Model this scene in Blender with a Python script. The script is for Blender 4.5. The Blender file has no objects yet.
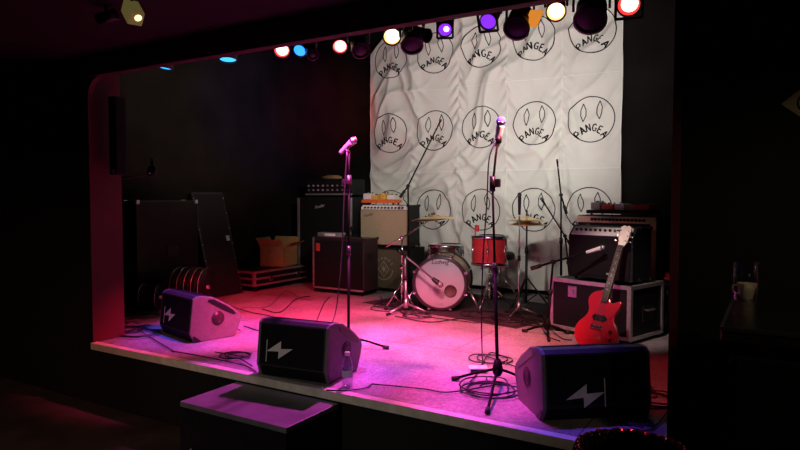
import bpy, bmesh, math, random
from mathutils import Vector, Matrix, noise
PI = math.pi
R = math.radians
V = Vector
rnd = random.Random(7)
S = bpy.context.scene
COL = S.collection

# ------------------------------------------------------------------ camera
YAW = R(31.07)
CAM = V((4.42, -2.826, 1.59))
FPX = 620.0
PITCH = math.atan(28 / FPX)
cd = bpy.data.cameras.new('camera')
cd.sensor_width = 36
cd.lens = FPX / 800 * 36
cd.clip_start = 0.05
cam = bpy.data.objects.new('camera', cd)
COL.objects.link(cam)
cam.location = CAM
cam.rotation_euler = (PI / 2 - PITCH, 0, YAW)
S.camera = cam
CR = V((math.cos(YAW), math.sin(YAW), 0))
CFH = V((-math.sin(YAW), math.cos(YAW), 0))
CF = CFH * math.cos(PITCH) - V((0, 0, math.sin(PITCH)))
CU = CFH * math.sin(PITCH) + V((0, 0, math.cos(PITCH)))
SZ = 0.47            # height of the stage deck


def ray(px, py):
    return CR * ((px - 400) / FPX) + CU * ((225 - py) / FPX) + CF


def gp(px, py, z=SZ):
    d = ray(px, py)
    return CAM + d * ((z - CAM.z) / d.z)


def wp(px, py, v):
    d = ray(px, py)
    return CAM + d * ((v - CAM.y) / d.y)


def dp(px, py, D):
    return CAM + ray(px, py) * D


# ------------------------------------------------------------------ materials
MATS = {}


def mat(name, col, rough=0.6, metal=0.0, var=0.25, scale=14.0, bump=0.0, spec=0.5, trans=0.0, ior=1.45, emit=None, estr=0.0, coat=0.0, bscale=None):
    m = bpy.data.materials.new(name)
    m.use_nodes = True
    nt = m.node_tree
    b = nt.nodes['Principled BSDF']
    b.inputs['Roughness'].default_value = rough
    b.inputs['Metallic'].default_value = metal
    b.inputs['Specular IOR Level'].default_value = spec
    b.inputs['IOR'].default_value = ior
    b.inputs['Coat Weight'].default_value = coat
    if trans:
        b.inputs['Transmission Weight'].default_value = trans
    tc = nt.nodes.new('ShaderNodeTexCoord')
    n = nt.nodes.new('ShaderNodeTexNoise')
    n.inputs['Scale'].default_value = scale
    n.inputs['Detail'].default_value = 5
    nt.links.new(tc.outputs['Object'], n.inputs['Vector'])
    r = nt.nodes.new('ShaderNodeValToRGB')
    r.color_ramp.elements[0].position = 0.3
    r.color_ramp.elements[1].position = 0.7
    lo = [max(0, c * (1 - var)) for c in col]
    hi = [min(1, c * (1 + var)) for c in col]
    r.color_ramp.elements[0].color = (*lo, 1)
    r.color_ramp.elements[1].color = (*hi, 1)
    nt.links.new(n.outputs['Fac'], r.inputs['Fac'])
    nt.links.new(r.outputs['Color'], b.inputs['Base Color'])
    if bump:
        n2 = nt.nodes.new('ShaderNodeTexNoise')
        n2.inputs['Scale'].default_value = bscale or scale * 3
        n2.inputs['Detail'].default_value = 4
        nt.links.new(tc.outputs['Object'], n2.inputs['Vector'])
        bp = nt.nodes.new('ShaderNodeBump')
        bp.inputs['Strength'].default_value = bump
        bp.inputs['Distance'].default_value = 0.02
        nt.links.new(n2.outputs['Fac'], bp.inputs['Height'])
        nt.links.new(bp.outputs['Normal'], b.inputs['Normal'])
    if emit:
        b.inputs['Emission Color'].default_value = (*emit, 1)
        b.inputs['Emission Strength'].default_value = estr
    MATS[name] = m
    return m


def M_(n):
    return MATS[n]


mat('black_tolex', (0.009, 0.009, 0.010), 0.6, spec=.3, var=0.3, scale=60, bump=0.15, bscale=300)
mat('black_grille', (0.006, 0.0055, 0.0065), 0.75, spec=.25, var=0.4, scale=200, bump=0.2, bscale=500)
mat('black_paint', (0.008, 0.008, 0.009), 0.5, var=0.3, scale=10, bump=0.05, spec=.25)
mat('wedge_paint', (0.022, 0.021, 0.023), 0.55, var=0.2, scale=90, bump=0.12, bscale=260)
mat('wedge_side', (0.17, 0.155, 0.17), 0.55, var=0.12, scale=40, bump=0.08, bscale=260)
mat('dark_metal', (0.03, 0.03, 0.032), 0.35, 0.6, var=0.2)
mat('black_metal', (0.004, 0.004, 0.0045), 0.55, 0.0, var=0.2, spec=.12)
mat('grille_blue_lit', (0.10, 0.10, 0.55), 0.8, var=0.15, scale=60)  # mic grille coloured to imitate the blue stage light on it
mat('chrome', (0.75, 0.75, 0.77), 0.18, 1.0, var=0.06)
mat('steel', (0.55, 0.54, 0.55), 0.35, 1.0, var=0.12)
mat('aluminium', (0.62, 0.6, 0.6), 0.45, 0.85, var=0.15, scale=30)
mat('brass', (0.85, 0.62, 0.30), 0.28, 1.0, var=0.12, scale=30)
mat('cream', (0.72, 0.62, 0.42), 0.6, var=0.1)
mat('white_panel', (0.8, 0.78, 0.75), 0.5, var=0.05)
mat('logo_white', (0.85, 0.85, 0.76), 0.6, var=0.05)
mat('silver_print', (0.42, 0.42, 0.42), 0.5, var=0.05)
mat('tan_grille', (0.40, 0.31, 0.20), 0.85, var=0.18, scale=90, bump=0.25, bscale=400)
mat('olive_cloth', (0.10, 0.082, 0.045), 0.85, var=0.18, scale=80, bump=0.2, bscale=300)
mat('olive_print', (0.30, 0.26, 0.19), 0.8, var=0.1)
mat('tolex_red_lit', (0.028, 0.010, 0.014), 0.5, var=0.2, scale=60, bump=0.15, bscale=300)  # black amp covering with red stage light put into the colour
mat('drum_red', (0.55, 0.035, 0.045), 0.25, var=0.15, scale=20, coat=0.5)
mat('drum_head', (0.52, 0.47, 0.54), 0.5, var=0.06, scale=6)
mat('drum_wood', (0.45, 0.26, 0.11), 0.35, var=0.25, scale=9, coat=0.3)
mat('rim_dark', (0.05, 0.03, 0.035), 0.35, var=0.2)
mat('port_dark', (0.13, 0.07, 0.07), 0.7, var=0.2)
mat('guitar_red', (0.50, 0.014, 0.036), 0.22, var=0.08, scale=5, coat=0.6)
mat('guitar_neck', (0.16, 0.06, 0.03), 0.4, var=0.2, scale=20)
mat('fretboard', (0.05, 0.025, 0.018), 0.5, var=0.3, scale=30)
mat('ivory', (0.75, 0.70, 0.6), 0.4, var=0.05)
mat('black_plastic', (0.01, 0.01, 0.01), 0.3, var=0.15)
mat('rubber', (0.012, 0.012, 0.012), 0.7, var=0.2)
mat('cable_black', (0.012, 0.011, 0.013), 0.45, var=0.2)
mat('cable_grey', (0.16, 0.15, 0.15), 0.5, var=0.15)
mat('cardboard', (0.42, 0.22, 0.08), 0.85, var=0.15, scale=12)
mat('orange_tray', (0.75, 0.14, 0.03), 0.5, var=0.1)
mat('pedal_white', (0.75, 0.73, 0.7), 0.4, var=0.05)
mat('pedal_yellow', (0.7, 0.42, 0.08), 0.4, var=0.08)
mat('pedal_red', (0.5, 0.06, 0.05), 0.4, var=0.1)
mat('pedal_grey', (0.25, 0.22, 0.22), 0.4, var=0.1)
mat('pedal_brown', (0.32, 0.18, 0.09), 0.5, var=0.1)
mat('red_cloth', (0.5, 0.02, 0.03), 0.85, var=0.25, scale=20, bump=0.2)
mat('rug', (0.035, 0.022, 0.028), 0.95, var=0.5, scale=30, bump=0.4, bscale=200)
mat('maroon_paint_red_lit', (0.12, 0.014, 0.024), 0.7, var=0.15, scale=4, bump=0.05)  # dark red-brown paint, saturated further to carry red stage light
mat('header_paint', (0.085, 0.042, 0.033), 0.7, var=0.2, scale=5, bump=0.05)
mat('house_black', (0.006, 0.006, 0.006), 0.8, var=0.2, scale=6, bump=0.05)
mat('ceiling_paint', (0.014, 0.012, 0.006), 0.85, var=0.25, scale=3, bump=0.1)
mat('lip_wood', (0.80, 0.72, 0.62), 0.55, var=0.15, scale=18, bump=0.1)
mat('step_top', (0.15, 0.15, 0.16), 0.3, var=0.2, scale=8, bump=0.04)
mat('cloth', (0.80, 0.78, 0.72), 0.85, var=0.04, scale=5)
mat('seam', (0.92, 0.90, 0.85), 0.9, var=0.03)
mat('ink', (0.012, 0.012, 0.013), 0.9, var=0.1, spec=.1)
mat('bag_plastic', (0.012, 0.010, 0.011), 0.16, var=0.2, scale=8, bump=0.5, bscale=22)
mat('cabinet_top', (0.02, 0.014, 0.013), 0.2, var=0.3, scale=20, bump=0.1)
mat('ceramic', (0.72, 0.62, 0.45), 0.3, var=0.05)
mat('lamp_body', (0.05, 0.045, 0.042), 0.45, var=0.25, scale=25, bump=0.05)
mat('label_blue', (0.55, 0.6, 0.75), 0.5, var=0.1)
mat('sign_yellow', (0.55, 0.47, 0.27), 0.6, var=0.15, scale=60)
mat('olive_housing_glow', (0.34, 0.29, 0.12), 0.5, var=0.15, emit=(.5, .40, .12), estr=.16)  # weak emission stands in for light falling on the housing
mat('orange_gel', (0.9, 0.35, 0.03), 0.4, emit=(1.0, 0.33, 0.04), estr=.7)
mat('lens_red', (0.9, 0.2, 0.2), 0.3, emit=(1.0, 0.06, 0.05), estr=1.6)
mat('lens_redder', (0.9, 0.05, 0.05), 0.3, emit=(1.0, 0.04, 0.03), estr=1.6)
mat('lens_pink', (0.9, 0.3, 0.3), 0.3, emit=(1.0, 0.12, 0.10), estr=1.6)
mat('lens_warm', (1, 0.8, 0.5), 0.3, emit=(1.0, 0.42, 0.12), estr=2.0)
mat('lens_blue', (0.05, 0.3, 0.9), 0.3, emit=(0.02, 0.22, 1.0), estr=2.6)
mat('lens_cyan', (0.05, 0.3, 0.9), 0.3, emit=(0.03, 0.36, 1.0), estr=2.2)
mat('lens_violet', (0.4, 0.05, 0.9), 0.3, emit=(0.26, 0.03, 1.0), estr=1.1)
mat('lens_violet_core', (0.8, 0.5, 1), 0.3, emit=(0.9, 0.55, 1.0), estr=5)
mat('core_pink', (1, .8, .8), 0.3, emit=(1.0, 0.62, 0.58), estr=5)
mat('core_warm', (1, .9, .7), 0.3, emit=(1.0, 0.86, 0.62), estr=6)
mat('lens_dark', (0.02, 0.02, 0.02), 0.25, var=0.1, spec=.3)
mat('lamp_amber', (1, 0.85, 0.4), 0.3, emit=(1.0, 0.78, 0.35), estr=2.0)


def special_mats():
    # block wall painted black
    m = mat('block_wall', (0.0095, 0.0080, 0.0070), 0.8, spec=.08, var=0.35, scale=3)
    nt = m.node_tree
    b = nt.nodes['Principled BSDF']
    tc = nt.nodes['Texture Coordinate']
    mp = nt.nodes.new('ShaderNodeMapping')
    mp.inputs['Rotation'].default_value = (PI / 2, 0, 0)
    nt.links.new(tc.outputs['Object'], mp.inputs['Vector'])
    br = nt.nodes.new('ShaderNodeTexBrick')
    br.inputs['Scale'].default_value = 2.4
    br.inputs['Mortar Size'].default_value = 0.012
    br.inputs['Color1'].default_value = (1, 1, 1, 1)
    br.inputs['Color2'].default_value = (0.8, 0.8, 0.8, 1)
    br.inputs['Mortar'].default_value = (0, 0, 0, 1)
    nt.links.new(mp.outputs['Vector'], br.inputs['Vector'])
    nz = nt.nodes.new('ShaderNodeTexNoise')
    nz.inputs['Scale'].default_value = 30
    nt.links.new(tc.outputs['Object'], nz.inputs['Vector'])
    mx = nt.nodes.new('ShaderNodeMath')
    mx.operation = 'MULTIPLY_ADD'
    mx.inputs[1].default_value = 0.5
    nt.links.new(nz.outputs['Fac'], mx.inputs[0])
    nt.links.new(br.outputs['Color'], mx.inputs[2])
    bp = nt.nodes.new('ShaderNodeBump')
    bp.inputs['Strength'].default_value = 0.5
    bp.inputs['Distance'].default_value = 0.02
    nt.links.new(mx.outputs[0], bp.inputs['Height'])
    nt.links.new(bp.outputs['Normal'], b.inputs['Normal'])
    # thin clear walls: fresnel mix of a clear pass and a sharp reflection
    for nm, tint in (('glass', (.97, .97, .97)), ('bottle_plastic', (.90, .92, .95))):
        m = mat(nm, (.9, .9, .9))
        nt = m.node_tree
        out = [q for q in nt.nodes if q.type == 'OUTPUT_MATERIAL'][0]
        tr = nt.nodes.new('ShaderNodeBsdfTransparent')
        tr.inputs['Color'].default_value = (*tint, 1)
        gl = nt.nodes.new('ShaderNodeBsdfGlossy')
        gl.inputs['Roughness'].default_value = .04
        fr = nt.nodes.new('ShaderNodeLayerWeight')
        fr.inputs['Blend'].default_value = .25
        nz = nt.nodes.new('ShaderNodeTexNoise')
        nz.inputs['Scale'].default_value = 40
        ad = nt.nodes.new('ShaderNodeMath')
        ad.operation = 'MULTIPLY_ADD'
        ad.inputs[1].default_value = .08
        nt.links.new(nz.outputs['Fac'], ad.inputs[0])
        pw_ = nt.nodes.new('ShaderNodeMath')
        pw_.operation = 'POWER'
        pw_.inputs[1].default_value = 2.2
        nt.links.new(fr.outputs['Facing'], pw_.inputs[0])
        nt.links.new(pw_.outputs[0], ad.inputs[2])
        mx = nt.nodes.new('ShaderNodeMixShader')
        nt.links.new(ad.outputs[0], mx.inputs['Fac'])
        nt.links.new(tr.outputs['BSDF'], mx.inputs[1])
        nt.links.new(gl.outputs['BSDF'], mx.inputs[2])
        nt.links.new(mx.outputs['Shader'], out.inputs['Surface'])
    # worn stage deck
    m = mat('deck', (0.42, 0.36, 0.37), 0.5, var=0.3, scale=2.2, bump=0.35, bscale=110)
    nt = m.node_tree
    b = nt.nodes['Principled BSDF']
    tc = nt.nodes['Texture Coordinate']
    old = b.inputs['Base Color'].links[0].from_socket
    nz = nt.nodes.new('ShaderNodeTexNoise')
    nz.inputs['Scale'].default_value = 55
    nz.inputs['Detail'].default_value = 6
    nz.inputs['Roughness'].default_value = 0.75
    nt.links.new(tc.outputs['Object'], nz.inputs['Vector'])
    rp = nt.nodes.new('ShaderNodeValToRGB')
    rp.color_ramp.elements[0].position = 0.36
    rp.color_ramp.elements[0].color = (0.30, 0.30, 0.30, 1)
    rp.color_ramp.elements[1].position = 0.62
    nt.links.new(nz.outputs['Fac'], rp.inputs['Fac'])
    mx = nt.nodes.new('ShaderNodeMix')
    mx.data_type = 'RGBA'
    mx.blend_type = 'MULTIPLY'
    mx.inputs[0].default_value = 0.8
    nt.links.new(old, mx.inputs[6])
    nt.links.new(rp.outputs['Color'], mx.inputs[7])
    # board joints
    mp = nt.nodes.new('ShaderNodeMapping')
    nt.links.new(tc.outputs['Object'], mp.inputs['Vector'])
    br = nt.nodes.new('ShaderNodeTexBrick')
    br.inputs['Scale'].default_value = 1.0
    br.inputs['Brick Width'].default_value = 2.44
    br.inputs['Row Height'].default_value = 1.22
    br.inputs['Mortar Size'].default_value = 0.004
    br.inputs['Color1'].default_value = (1, 1, 1, 1)
    br.inputs['Color2'].default_value = (0.9, 0.9, 0.9, 1)
    br.inputs['Mortar'].default_value = (0.25, 0.25, 0.25, 1)
    nt.links.new(mp.outputs['Vector'], br.inputs['Vector'])
    m2 = nt.nodes.new('ShaderNodeMix')
    m2.data_type = 'RGBA'
    m2.blend_type = 'MULTIPLY'
    m2.inputs[0].default_value = 1.0
    nt.links.new(mx.outputs[2], m2.inputs[6])
    nt.links.new(br.outputs['Color'], m2.inputs[7])
    nt.links.new(m2.outputs[2], b.inputs['Base Color'])
    mat('house_floor', (0.055, 0.045, 0.040), 0.5, var=0.35, scale=3, bump=0.1, bscale=50)


special_mats()


# ------------------------------------------------------------------ mesh builder
class B:
    def __init__(self):
        self.bm = bmesh.new()

    def _merge(self, t, M=None, mi=0, smooth=False):
        if M is not None:
            bmesh.ops.transform(t, matrix=M, verts=t.verts)
        for f in t.faces:
            f.material_index = mi
            f.smooth = smooth
        me = bpy.data.meshes.new('tmp')
        t.to_mesh(me)
        t.free()
        self.bm.from_mesh(me)
        bpy.data.meshes.remove(me)
        return self

    def box(self, size, loc=(0, 0, 0), rot=(0, 0, 0), bev=0.0, mi=0, seg=2):
        t = bmesh.new()
        bmesh.ops.create_cube(t, size=1)
        bmesh.ops.scale(t, vec=size, verts=t.verts)
        if bev:
            bmesh.ops.bevel(t, geom=list(t.edges), offset=bev, segments=seg, profile=0.6, affect='EDGES', clamp_overlap=True)
        from mathutils import Euler
        return self._merge(t, Matrix.Translation(loc) @ Euler(rot).to_matrix().to_4x4(), mi)

    def bx(self, x0, x1, y0, y1, z0, z1, bev=0.0, mi=0):
        return self.box((x1 - x0, y1 - y0, z1 - z0), ((x0 + x1) / 2, (y0 + y1) / 2, (z0 + z1) / 2), bev=bev, mi=mi)

    def tube(self, pts, r, n=8, mi=0, smooth=True, cap=True):
        pts = [V(p) for p in pts]
        rs = r if isinstance(r, (list, tuple)) else [r] * len(pts)
        t = bmesh.new()
        rings = []
        up = None
        for i, p in enumerate(pts):
            a = pts[max(0, i - 1)]
            c = pts[min(len(pts) - 1, i + 1)]
            d = (c - a)
            if d.length < 1e-9:
                d = V((0, 0, 1))
            d.normalize()
            if up is None:
                up = d.orthogonal().normalized()
            else:
                up = (up - d * up.dot(d))
                up = up.normalized() if up.length > 1e-6 else d.orthogonal().normalized()
            w = d.cross(up)
            rings.append([t.verts.new(p + (up * math.cos(2 * PI * k / n) + w * math.sin(2 * PI * k / n)) * rs[i]) for k in range(n)])
        for i in range(len(rings) - 1):
            for k in range(n):
                t.faces.new((rings[i][k], rings[i][(k + 1) % n], rings[i + 1][(k + 1) % n], rings[i + 1][k]))
        if cap:
            t.faces.new(rings[0][::-1])
            t.faces.new(rings[-1])
        for f in t.faces:
            f.smooth = False
        return self._merge(t, None, mi, smooth)

    def cyl(self, p0, p1, r, r1=None, n=20, mi=0, smooth=True):
        return self.tube([p0, p1], [r, r if r1 is None else r1], n, mi, smooth)

    def lathe(self, prof, M=None, n=28, mi=0, smooth=True, closed=False):
        t = bmesh.new()
        rings = []
        for (r, z) in prof:
            if r < 1e-6:
                rings.append([t.verts.new((0, 0, z))])
            else:
                rings.append([t.verts.new((r * math.cos(2 * PI * k / n), r * math.sin(2 * PI * k / n), z)) for k in range(n)])
        for a, c in zip(rings[:-1], rings[1:]):
            for k in range(n):
                k2 = (k + 1) % n
                if len(a) == 1 and len(c) == 1:
                    continue
                if len(a) == 1:
                    t.faces.new((a[0], c[k2], c[k]))
                elif len(c) == 1:
                    t.faces.new((a[k], a[k2], c[0]))
                else:
                    t.faces.new((a[k], a[k2], c[k2], c[k]))
        bmesh.ops.recalc_face_normals(t, faces=t.faces)
        return self._merge(t, M, mi, smooth)

    def prism(self, poly, h, M=None, mi=0, bev=0.0, smooth=False, seg=2):
        """poly in local XY, extruded 0..h along Z"""
        t = bmesh.new()
        a = [t.verts.new((p[0], p[1], 0)) for p in poly]
        c = [t.verts.new((p[0], p[1], h)) for p in poly]
        f0 = t.faces.new(a[::-1])
        f1 = t.faces.new(c)
        n = len(poly)
        for k in range(n):
            t.faces.new((a[k], a[(k + 1) % n], c[(k + 1) % n], c[k]))
        bmesh.ops.recalc_face_normals(t, faces=t.faces)
        if bev:
            es = [e for e in t.edges if f0 in e.link_faces or f1 in e.link_faces]
            bmesh.ops.bevel(t, geom=es, offset=bev, segments=seg, profile=0.6, affect='EDGES', clamp_overlap=True)
        ng = [f for f in t.faces if len(f.verts) > 4]
        bmesh.ops.triangulate(t, faces=ng)
        return self._merge(t, M, mi, smooth)

    def sphere(self, r, M=None, mi=0, seg=18, sc=(1, 1, 1)):
        t = bmesh.new()
        bmesh.ops.create_uvsphere(t, u_segments=seg, v_segments=max(6, seg // 2), radius=r)
        bmesh.ops.scale(t, vec=sc, verts=t.verts)
        return self._merge(t, M, mi, True)

    def torus(self, RR, r, M=None, mi=0, n=32, m=8):
        t = bmesh.new()
        rings = []
        for i in range(n):
            a = 2 * PI * i / n
            rings.append([t.verts.new(((RR + r * math.cos(2 * PI * k / m)) * math.cos(a), (RR + r * math.cos(2 * PI * k / m)) * math.sin(a), r * math.sin(2 * PI * k / m))) for k in range(m)])
        for i in range(n):
            for k in range(m):
                t.faces.new((rings[i][k], rings[(i + 1) % n][k], rings[(i + 1) % n][(k + 1) % m], rings[i][(k + 1) % m]))
        bmesh.ops.recalc_face_normals(t, faces=t.faces)
        return self._merge(t, M, mi, True)

    def text(self, s, size, M, mi=0, extrude=0.001, shear=0.0):
        cu = bpy.data.curves.new('t', 'FONT')
        cu.body = s
        cu.size = size
        cu.align_x = 'CENTER'
        cu.align_y = 'CENTER'
        cu.extrude = extrude
        cu.shear = shear
        cu.resolution_u = 2
        o = bpy.data.objects.new('t', cu)
        me = bpy.data.meshes.new_from_object(o)
        t = bmesh.new()
        t.from_mesh(me)
        bpy.data.objects.remove(o)
        bpy.data.curves.remove(cu)
        bpy.data.meshes.remove(me)
        return self._merge(t, M, mi)

    def make(self, name, mats, parent=None, loc=None, rot=None, auto=False):
        me = bpy.data.meshes.new(name)
        self.bm.to_mesh(me)
        self.bm.free()
        o = bpy.data.objects.new(name, me)
        COL.objects.link(o)
        for m in ([mats] if isinstance(mats, str) else mats):
            me.materials.append(MATS[m])
        if parent:
            o.parent = parent
        if loc is not None:
            o.location = loc
        if rot is not None:
            o.rotation_euler = rot
        return o


def tag(o, label, cat, group=None, kind=None):
    if label:
        o['label'] = label
    if cat:
        o['category'] = cat
    if group:
        o['group'] = group
    if kind:
        o['kind'] = kind
    return o


def thing(name, label, cat, loc=(0, 0, 0), rotz=0.0, group=None):
    o = bpy.data.objects.new(name, None)
    o.empty_display_size = 0.05
    COL.objects.link(o)
    o.location = loc
    o.rotation_euler = (0, 0, rotz)
    return tag(o, label, cat, group)


def struct(o):
    o['kind'] = 'structure'
    return o


def align(p, d, roll_up=(0, 0, 1)):
    """matrix with local Z along d at p"""
    d = V(d).normalized()
    x = V(roll_up).cross(d)
    if x.length < 1e-5:
        x = V((1, 0, 0))
    x.normalize()
    y = d.cross(x)
    m = Matrix((x, y, d)).transposed().to_4x4()
    return Matrix.Translation(p) @ m


def frontM(x, y, z):
    """XY drawing placed on a face that looks towards -Y"""
    return Matrix.Translation((x, y, z)) @ Matrix.Rotation(PI / 2, 4, 'X')


def crom(pts, sub=8):
    pts = [V(p) for p in pts]
    out = []
    P = [pts[0] * 2 - pts[1]] + pts + [pts[-1] * 2 - pts[-2]]
    for i in range(1, len(P) - 2):
        for k in range(sub):
            t = k / sub
            a, b, c, d = P[i - 1], P[i], P[i + 1], P[i + 2]
            out.append(0.5 * ((2 * b) + (c - a) * t + (2 * a - 5 * b + 4 * c - d) * t * t + (3 * b - a - 3 * c + d) * t ** 3))
    out.append(pts[-1])
    return out


# ------------------------------------------------------------------ room
BACK = 4.10
LEFT = -1.27
RIGHT = 4.65
o = B().bx(-6, 9, -7, 0.27, -0.1, 0).make('floor', 'house_floor'); struct(o)
poly = [(-.034, 0), (4.049, 0), (4.049, .046), (RIGHT, .046), (RIGHT, BACK), (LEFT, BACK), (LEFT, .271), (-.034, .271)]
b = B().prism(poly, SZ - .004, None, mi=1)
for f in b.bm.faces:
    if f.normal.z > .5:
        f.material_index = 0
o = b.make('stage_platform', ['deck', 'house_black']); struct(o)
for v_ in o.data.vertices:
    pass
o.location.z = 0.004
b = B().bx(-.03, 4.045, -.026, -.001, SZ - .045, SZ + .002, bev=.004)
o = b.make('trim_1', 'lip_wood'); struct(o)
o = B().bx(-.03, 4.045, -.026, .028, SZ + .0025, SZ + .006, bev=.001).make('trim_4', 'lip_wood'); struct(o)
# proscenium wall with the opening, rounded at the upper left
HB = 2.49
rr = .15
arc = [(rr - rr * math.cos(t), HB - rr + rr * math.sin(t)) for t in [PI / 2 * k / 8 for k in range(9)]]
poly = [(-6, 0), (-.035, 0)] + [(p[0] - .035, p[1]) for p in arc] + [(4.05, HB), (4.05, 0), (9, 0), (9, 4.1), (-6, 4.1)]
b = B().prism(poly, .045, frontM(0, .045, 0))
b.bx(-.25, -.035, .045, .27, 0, 4.1)
for f in b.bm.faces:
    c = f.calc_center_median()
    n = f.normal
    if n.y < -.5:
        f.material_index = 0
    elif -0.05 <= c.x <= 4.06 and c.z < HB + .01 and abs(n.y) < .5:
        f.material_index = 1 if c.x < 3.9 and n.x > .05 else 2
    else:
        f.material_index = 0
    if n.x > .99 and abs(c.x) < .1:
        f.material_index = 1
o = b.make('wall_front', ['house_black', 'maroon_paint_red_lit', 'header_paint']); struct(o)
# painted header board across the opening
b = B().bx(-.03, 4.2, -.022, -.001, HB, 2.638, bev=.003)
o = b.make('trim_2', 'header_paint'); struct(o)
b = B().bx(4.052, 4.085, -.02, -.001, SZ, HB, bev=.003)
o = b.make('trim_3', 'maroon_paint_red_lit'); struct(o)
o = B().bx(LEFT - .1, RIGHT + .1, BACK, BACK + .1, 0, 4.1).make('wall_back', 'block_wall'); struct(o)
o = B().bx(LEFT - .1, LEFT, .27, BACK, 0, 4.1).make('wall_left', 'block_wall'); struct(o)
o = B().bx(RIGHT, RIGHT + .1, .046, BACK, 0, 4.1).make('wall_right', 'block_wall'); struct(o)
o = B().bx(-6, 9, -7, 0, 2.64, 2.74).make('ceiling', 'ceiling_paint'); struct(o)
o = B().bx(LEFT - .1, RIGHT + .1, .046, BACK + .1, 4.1, 4.2).make('stage_ceiling', 'house_black'); struct(o)
o = B().bx(-6.1, -6, -7, 0, 0, 2.64).make('wall_house_left', 'house_black'); struct(o)
o = B().bx(9, 9.1, -7, 0, 0, 2.64).make('wall_house_right', 'house_black'); struct(o)
o = B().bx(-6, 9, -7.1, -7, 0, 2.64).make('wall_house_rear', 'house_black'); struct(o)

# ------------------------------------------------------------------ backdrop
A0, A1 = -.14, 3.03
CW = (A1 - A0) / 5
ZB = SZ + .06
SEAMZ = [SZ + .45, SZ + 1.43, SZ + 2.44]
CY = BACK - .10


def ztop(a):
    return min(3.95, 3.47 + max(0, a - A0) * .78 + .01 * math.sin(a * 9))


def cloth_h(a, z):
    n = noise.noise
    h = 0.0
    # broad swells
    h += .022 * n(V((a * 1.3, z * .7, 3.1)))
    # diagonal drag folds inside each panel
    for k, (ang, fr, am, sd) in enumerate([(R(38), 7.5, .017, 1.0), (R(52), 11, .010, 5.0), (R(-40), 9, .009, 9.0)]):
        q = a * math.cos(ang) - z * math.sin(ang)
        w = n(V((a * 1.7 + sd, z * 1.1, sd)))
        mask = max(0, min(1, .62 + 1.4 * n(V((a * 1.5, z * 1.3, 20 + sd)))))
        s = math.sin(q * fr + 4.5 * w)
        h += am * mask * (1 - abs(s)) ** 1.5 * 4.0
    # puckers fanning out of the vertical seams
    t = (a - A0) / CW
    d = abs(t - round(t)) * CW
    if d < .16 and 1 <= round(t) <= 4:
        f = (1 - d / .16) ** 1.3
        h += .020 * f * max(.15, min(1, .45 + 1.3 * n(V((round(t) * 5.1, z * 1.2, 40))))) * math.sin((z * 1.0 + d * 1.1) * 44 + 3 * n(V((round(t) * 3.3, z * 1.5, 0))))
        h += .006 * f
    for sz in SEAMZ:
        e = abs(z - sz)
        if e < .05:
            h += .006 * (1 - e / .05)
    ed = min(1, min(a - A0, A1 - a) / .14)
    h *= .25 + .75 * max(0, ed)
    # looser and wavier towards the hem
    lo = max(0, 1.35 - z) / 1.35
    h += .035 * lo * (.3 + .7 * max(0, ed)) * math.sin(a * 11 + 3 * n(V((a * 2, z, 7))) + z * 2)
    return h


def cpt(a, z, off=0.0):
    return V((a, CY - cloth_h(a, z) - off, z))


t = bmesh.new()
NX, NZ = 230, 220
grid = []
for j in range(NZ + 1):
    row = []
    for i in range(NX + 1):
        a = A0 + (A1 - A0) * i / NX
        zt = ztop(a)
        z = ZB + (zt - ZB) * j / NZ
        row.append(t.verts.new(cpt(a + .008 * math.sin(z * 5) * (1 if i in (0, NX) else 0), z)))
    grid.append(row)
for j in range(NZ):
    for i in range(NX):
        f = t.faces.new((grid[j][i], grid[j][i + 1], grid[j + 1][i + 1], grid[j + 1][i]))
b = B()
b._merge(t, None, 0, True)


def ribbon(b, pts, w, mi, off=.003, closed=False):
    q = []
    n = len(pts) if closed else len(pts) - 1
    for i in range(n):
        p0, p1 = V((*pts[i], 0)), V((*pts[(i + 1) % len(pts)], 0))
        L = (p1 - p0).length
        k = max(1, int(L / .012))
        for s in range(k):
            q.append(p0.lerp(p1, s / k))
    if closed:
        q.append(q[0].copy())
        q.append(q[1].copy())
    else:
        q.append(V((*pts[-1], 0)))
    t = bmesh.new()
    prev = None
    for i, p in enumerate(q):
        d = q[min(i + 1, len(q) - 1)] - q[max(0, i - 1)]
        if d.length < 1e-9:
            continue
        d.normalize()
        nn = V((-d.y, d.x, 0)) * w / 2
        l, r_ = p + nn, p - nn
        cur = (t.verts.new(cpt(l.x, l.y, off)), t.verts.new(cpt(r_.x, r_.y, off)))
        if prev:
            t.faces.new((prev[0], prev[1], cur[1], cur[0]))
        prev = cur
    b._merge(t, None, mi, True)


GL = {  # hand-drawn capitals in a unit box
    'P': [[(0, 0), (0.06, 1)], [(.02, .98), (.6, .95), (.72, .7), (.55, .5), (.05, .47)]],
    'A': [[(0, 0), (.38, 1), (.75, 0)], [(.12, .36), (.66, .36)]],
    'N': [[(0, 0), (.04, 1), (.66, .02), (.7, 1)]],
    'G': [[(.7, .82), (.45, 1), (.12, .8), (.02, .4), (.2, .06), (.6, .05), (.72, .42), (.42, .42)]],
    'E': [[(.62, 1), (.06, .97), (.02, .02), (.64, 0)], [(.04, .5), (.52, .52)]],
}


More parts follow.
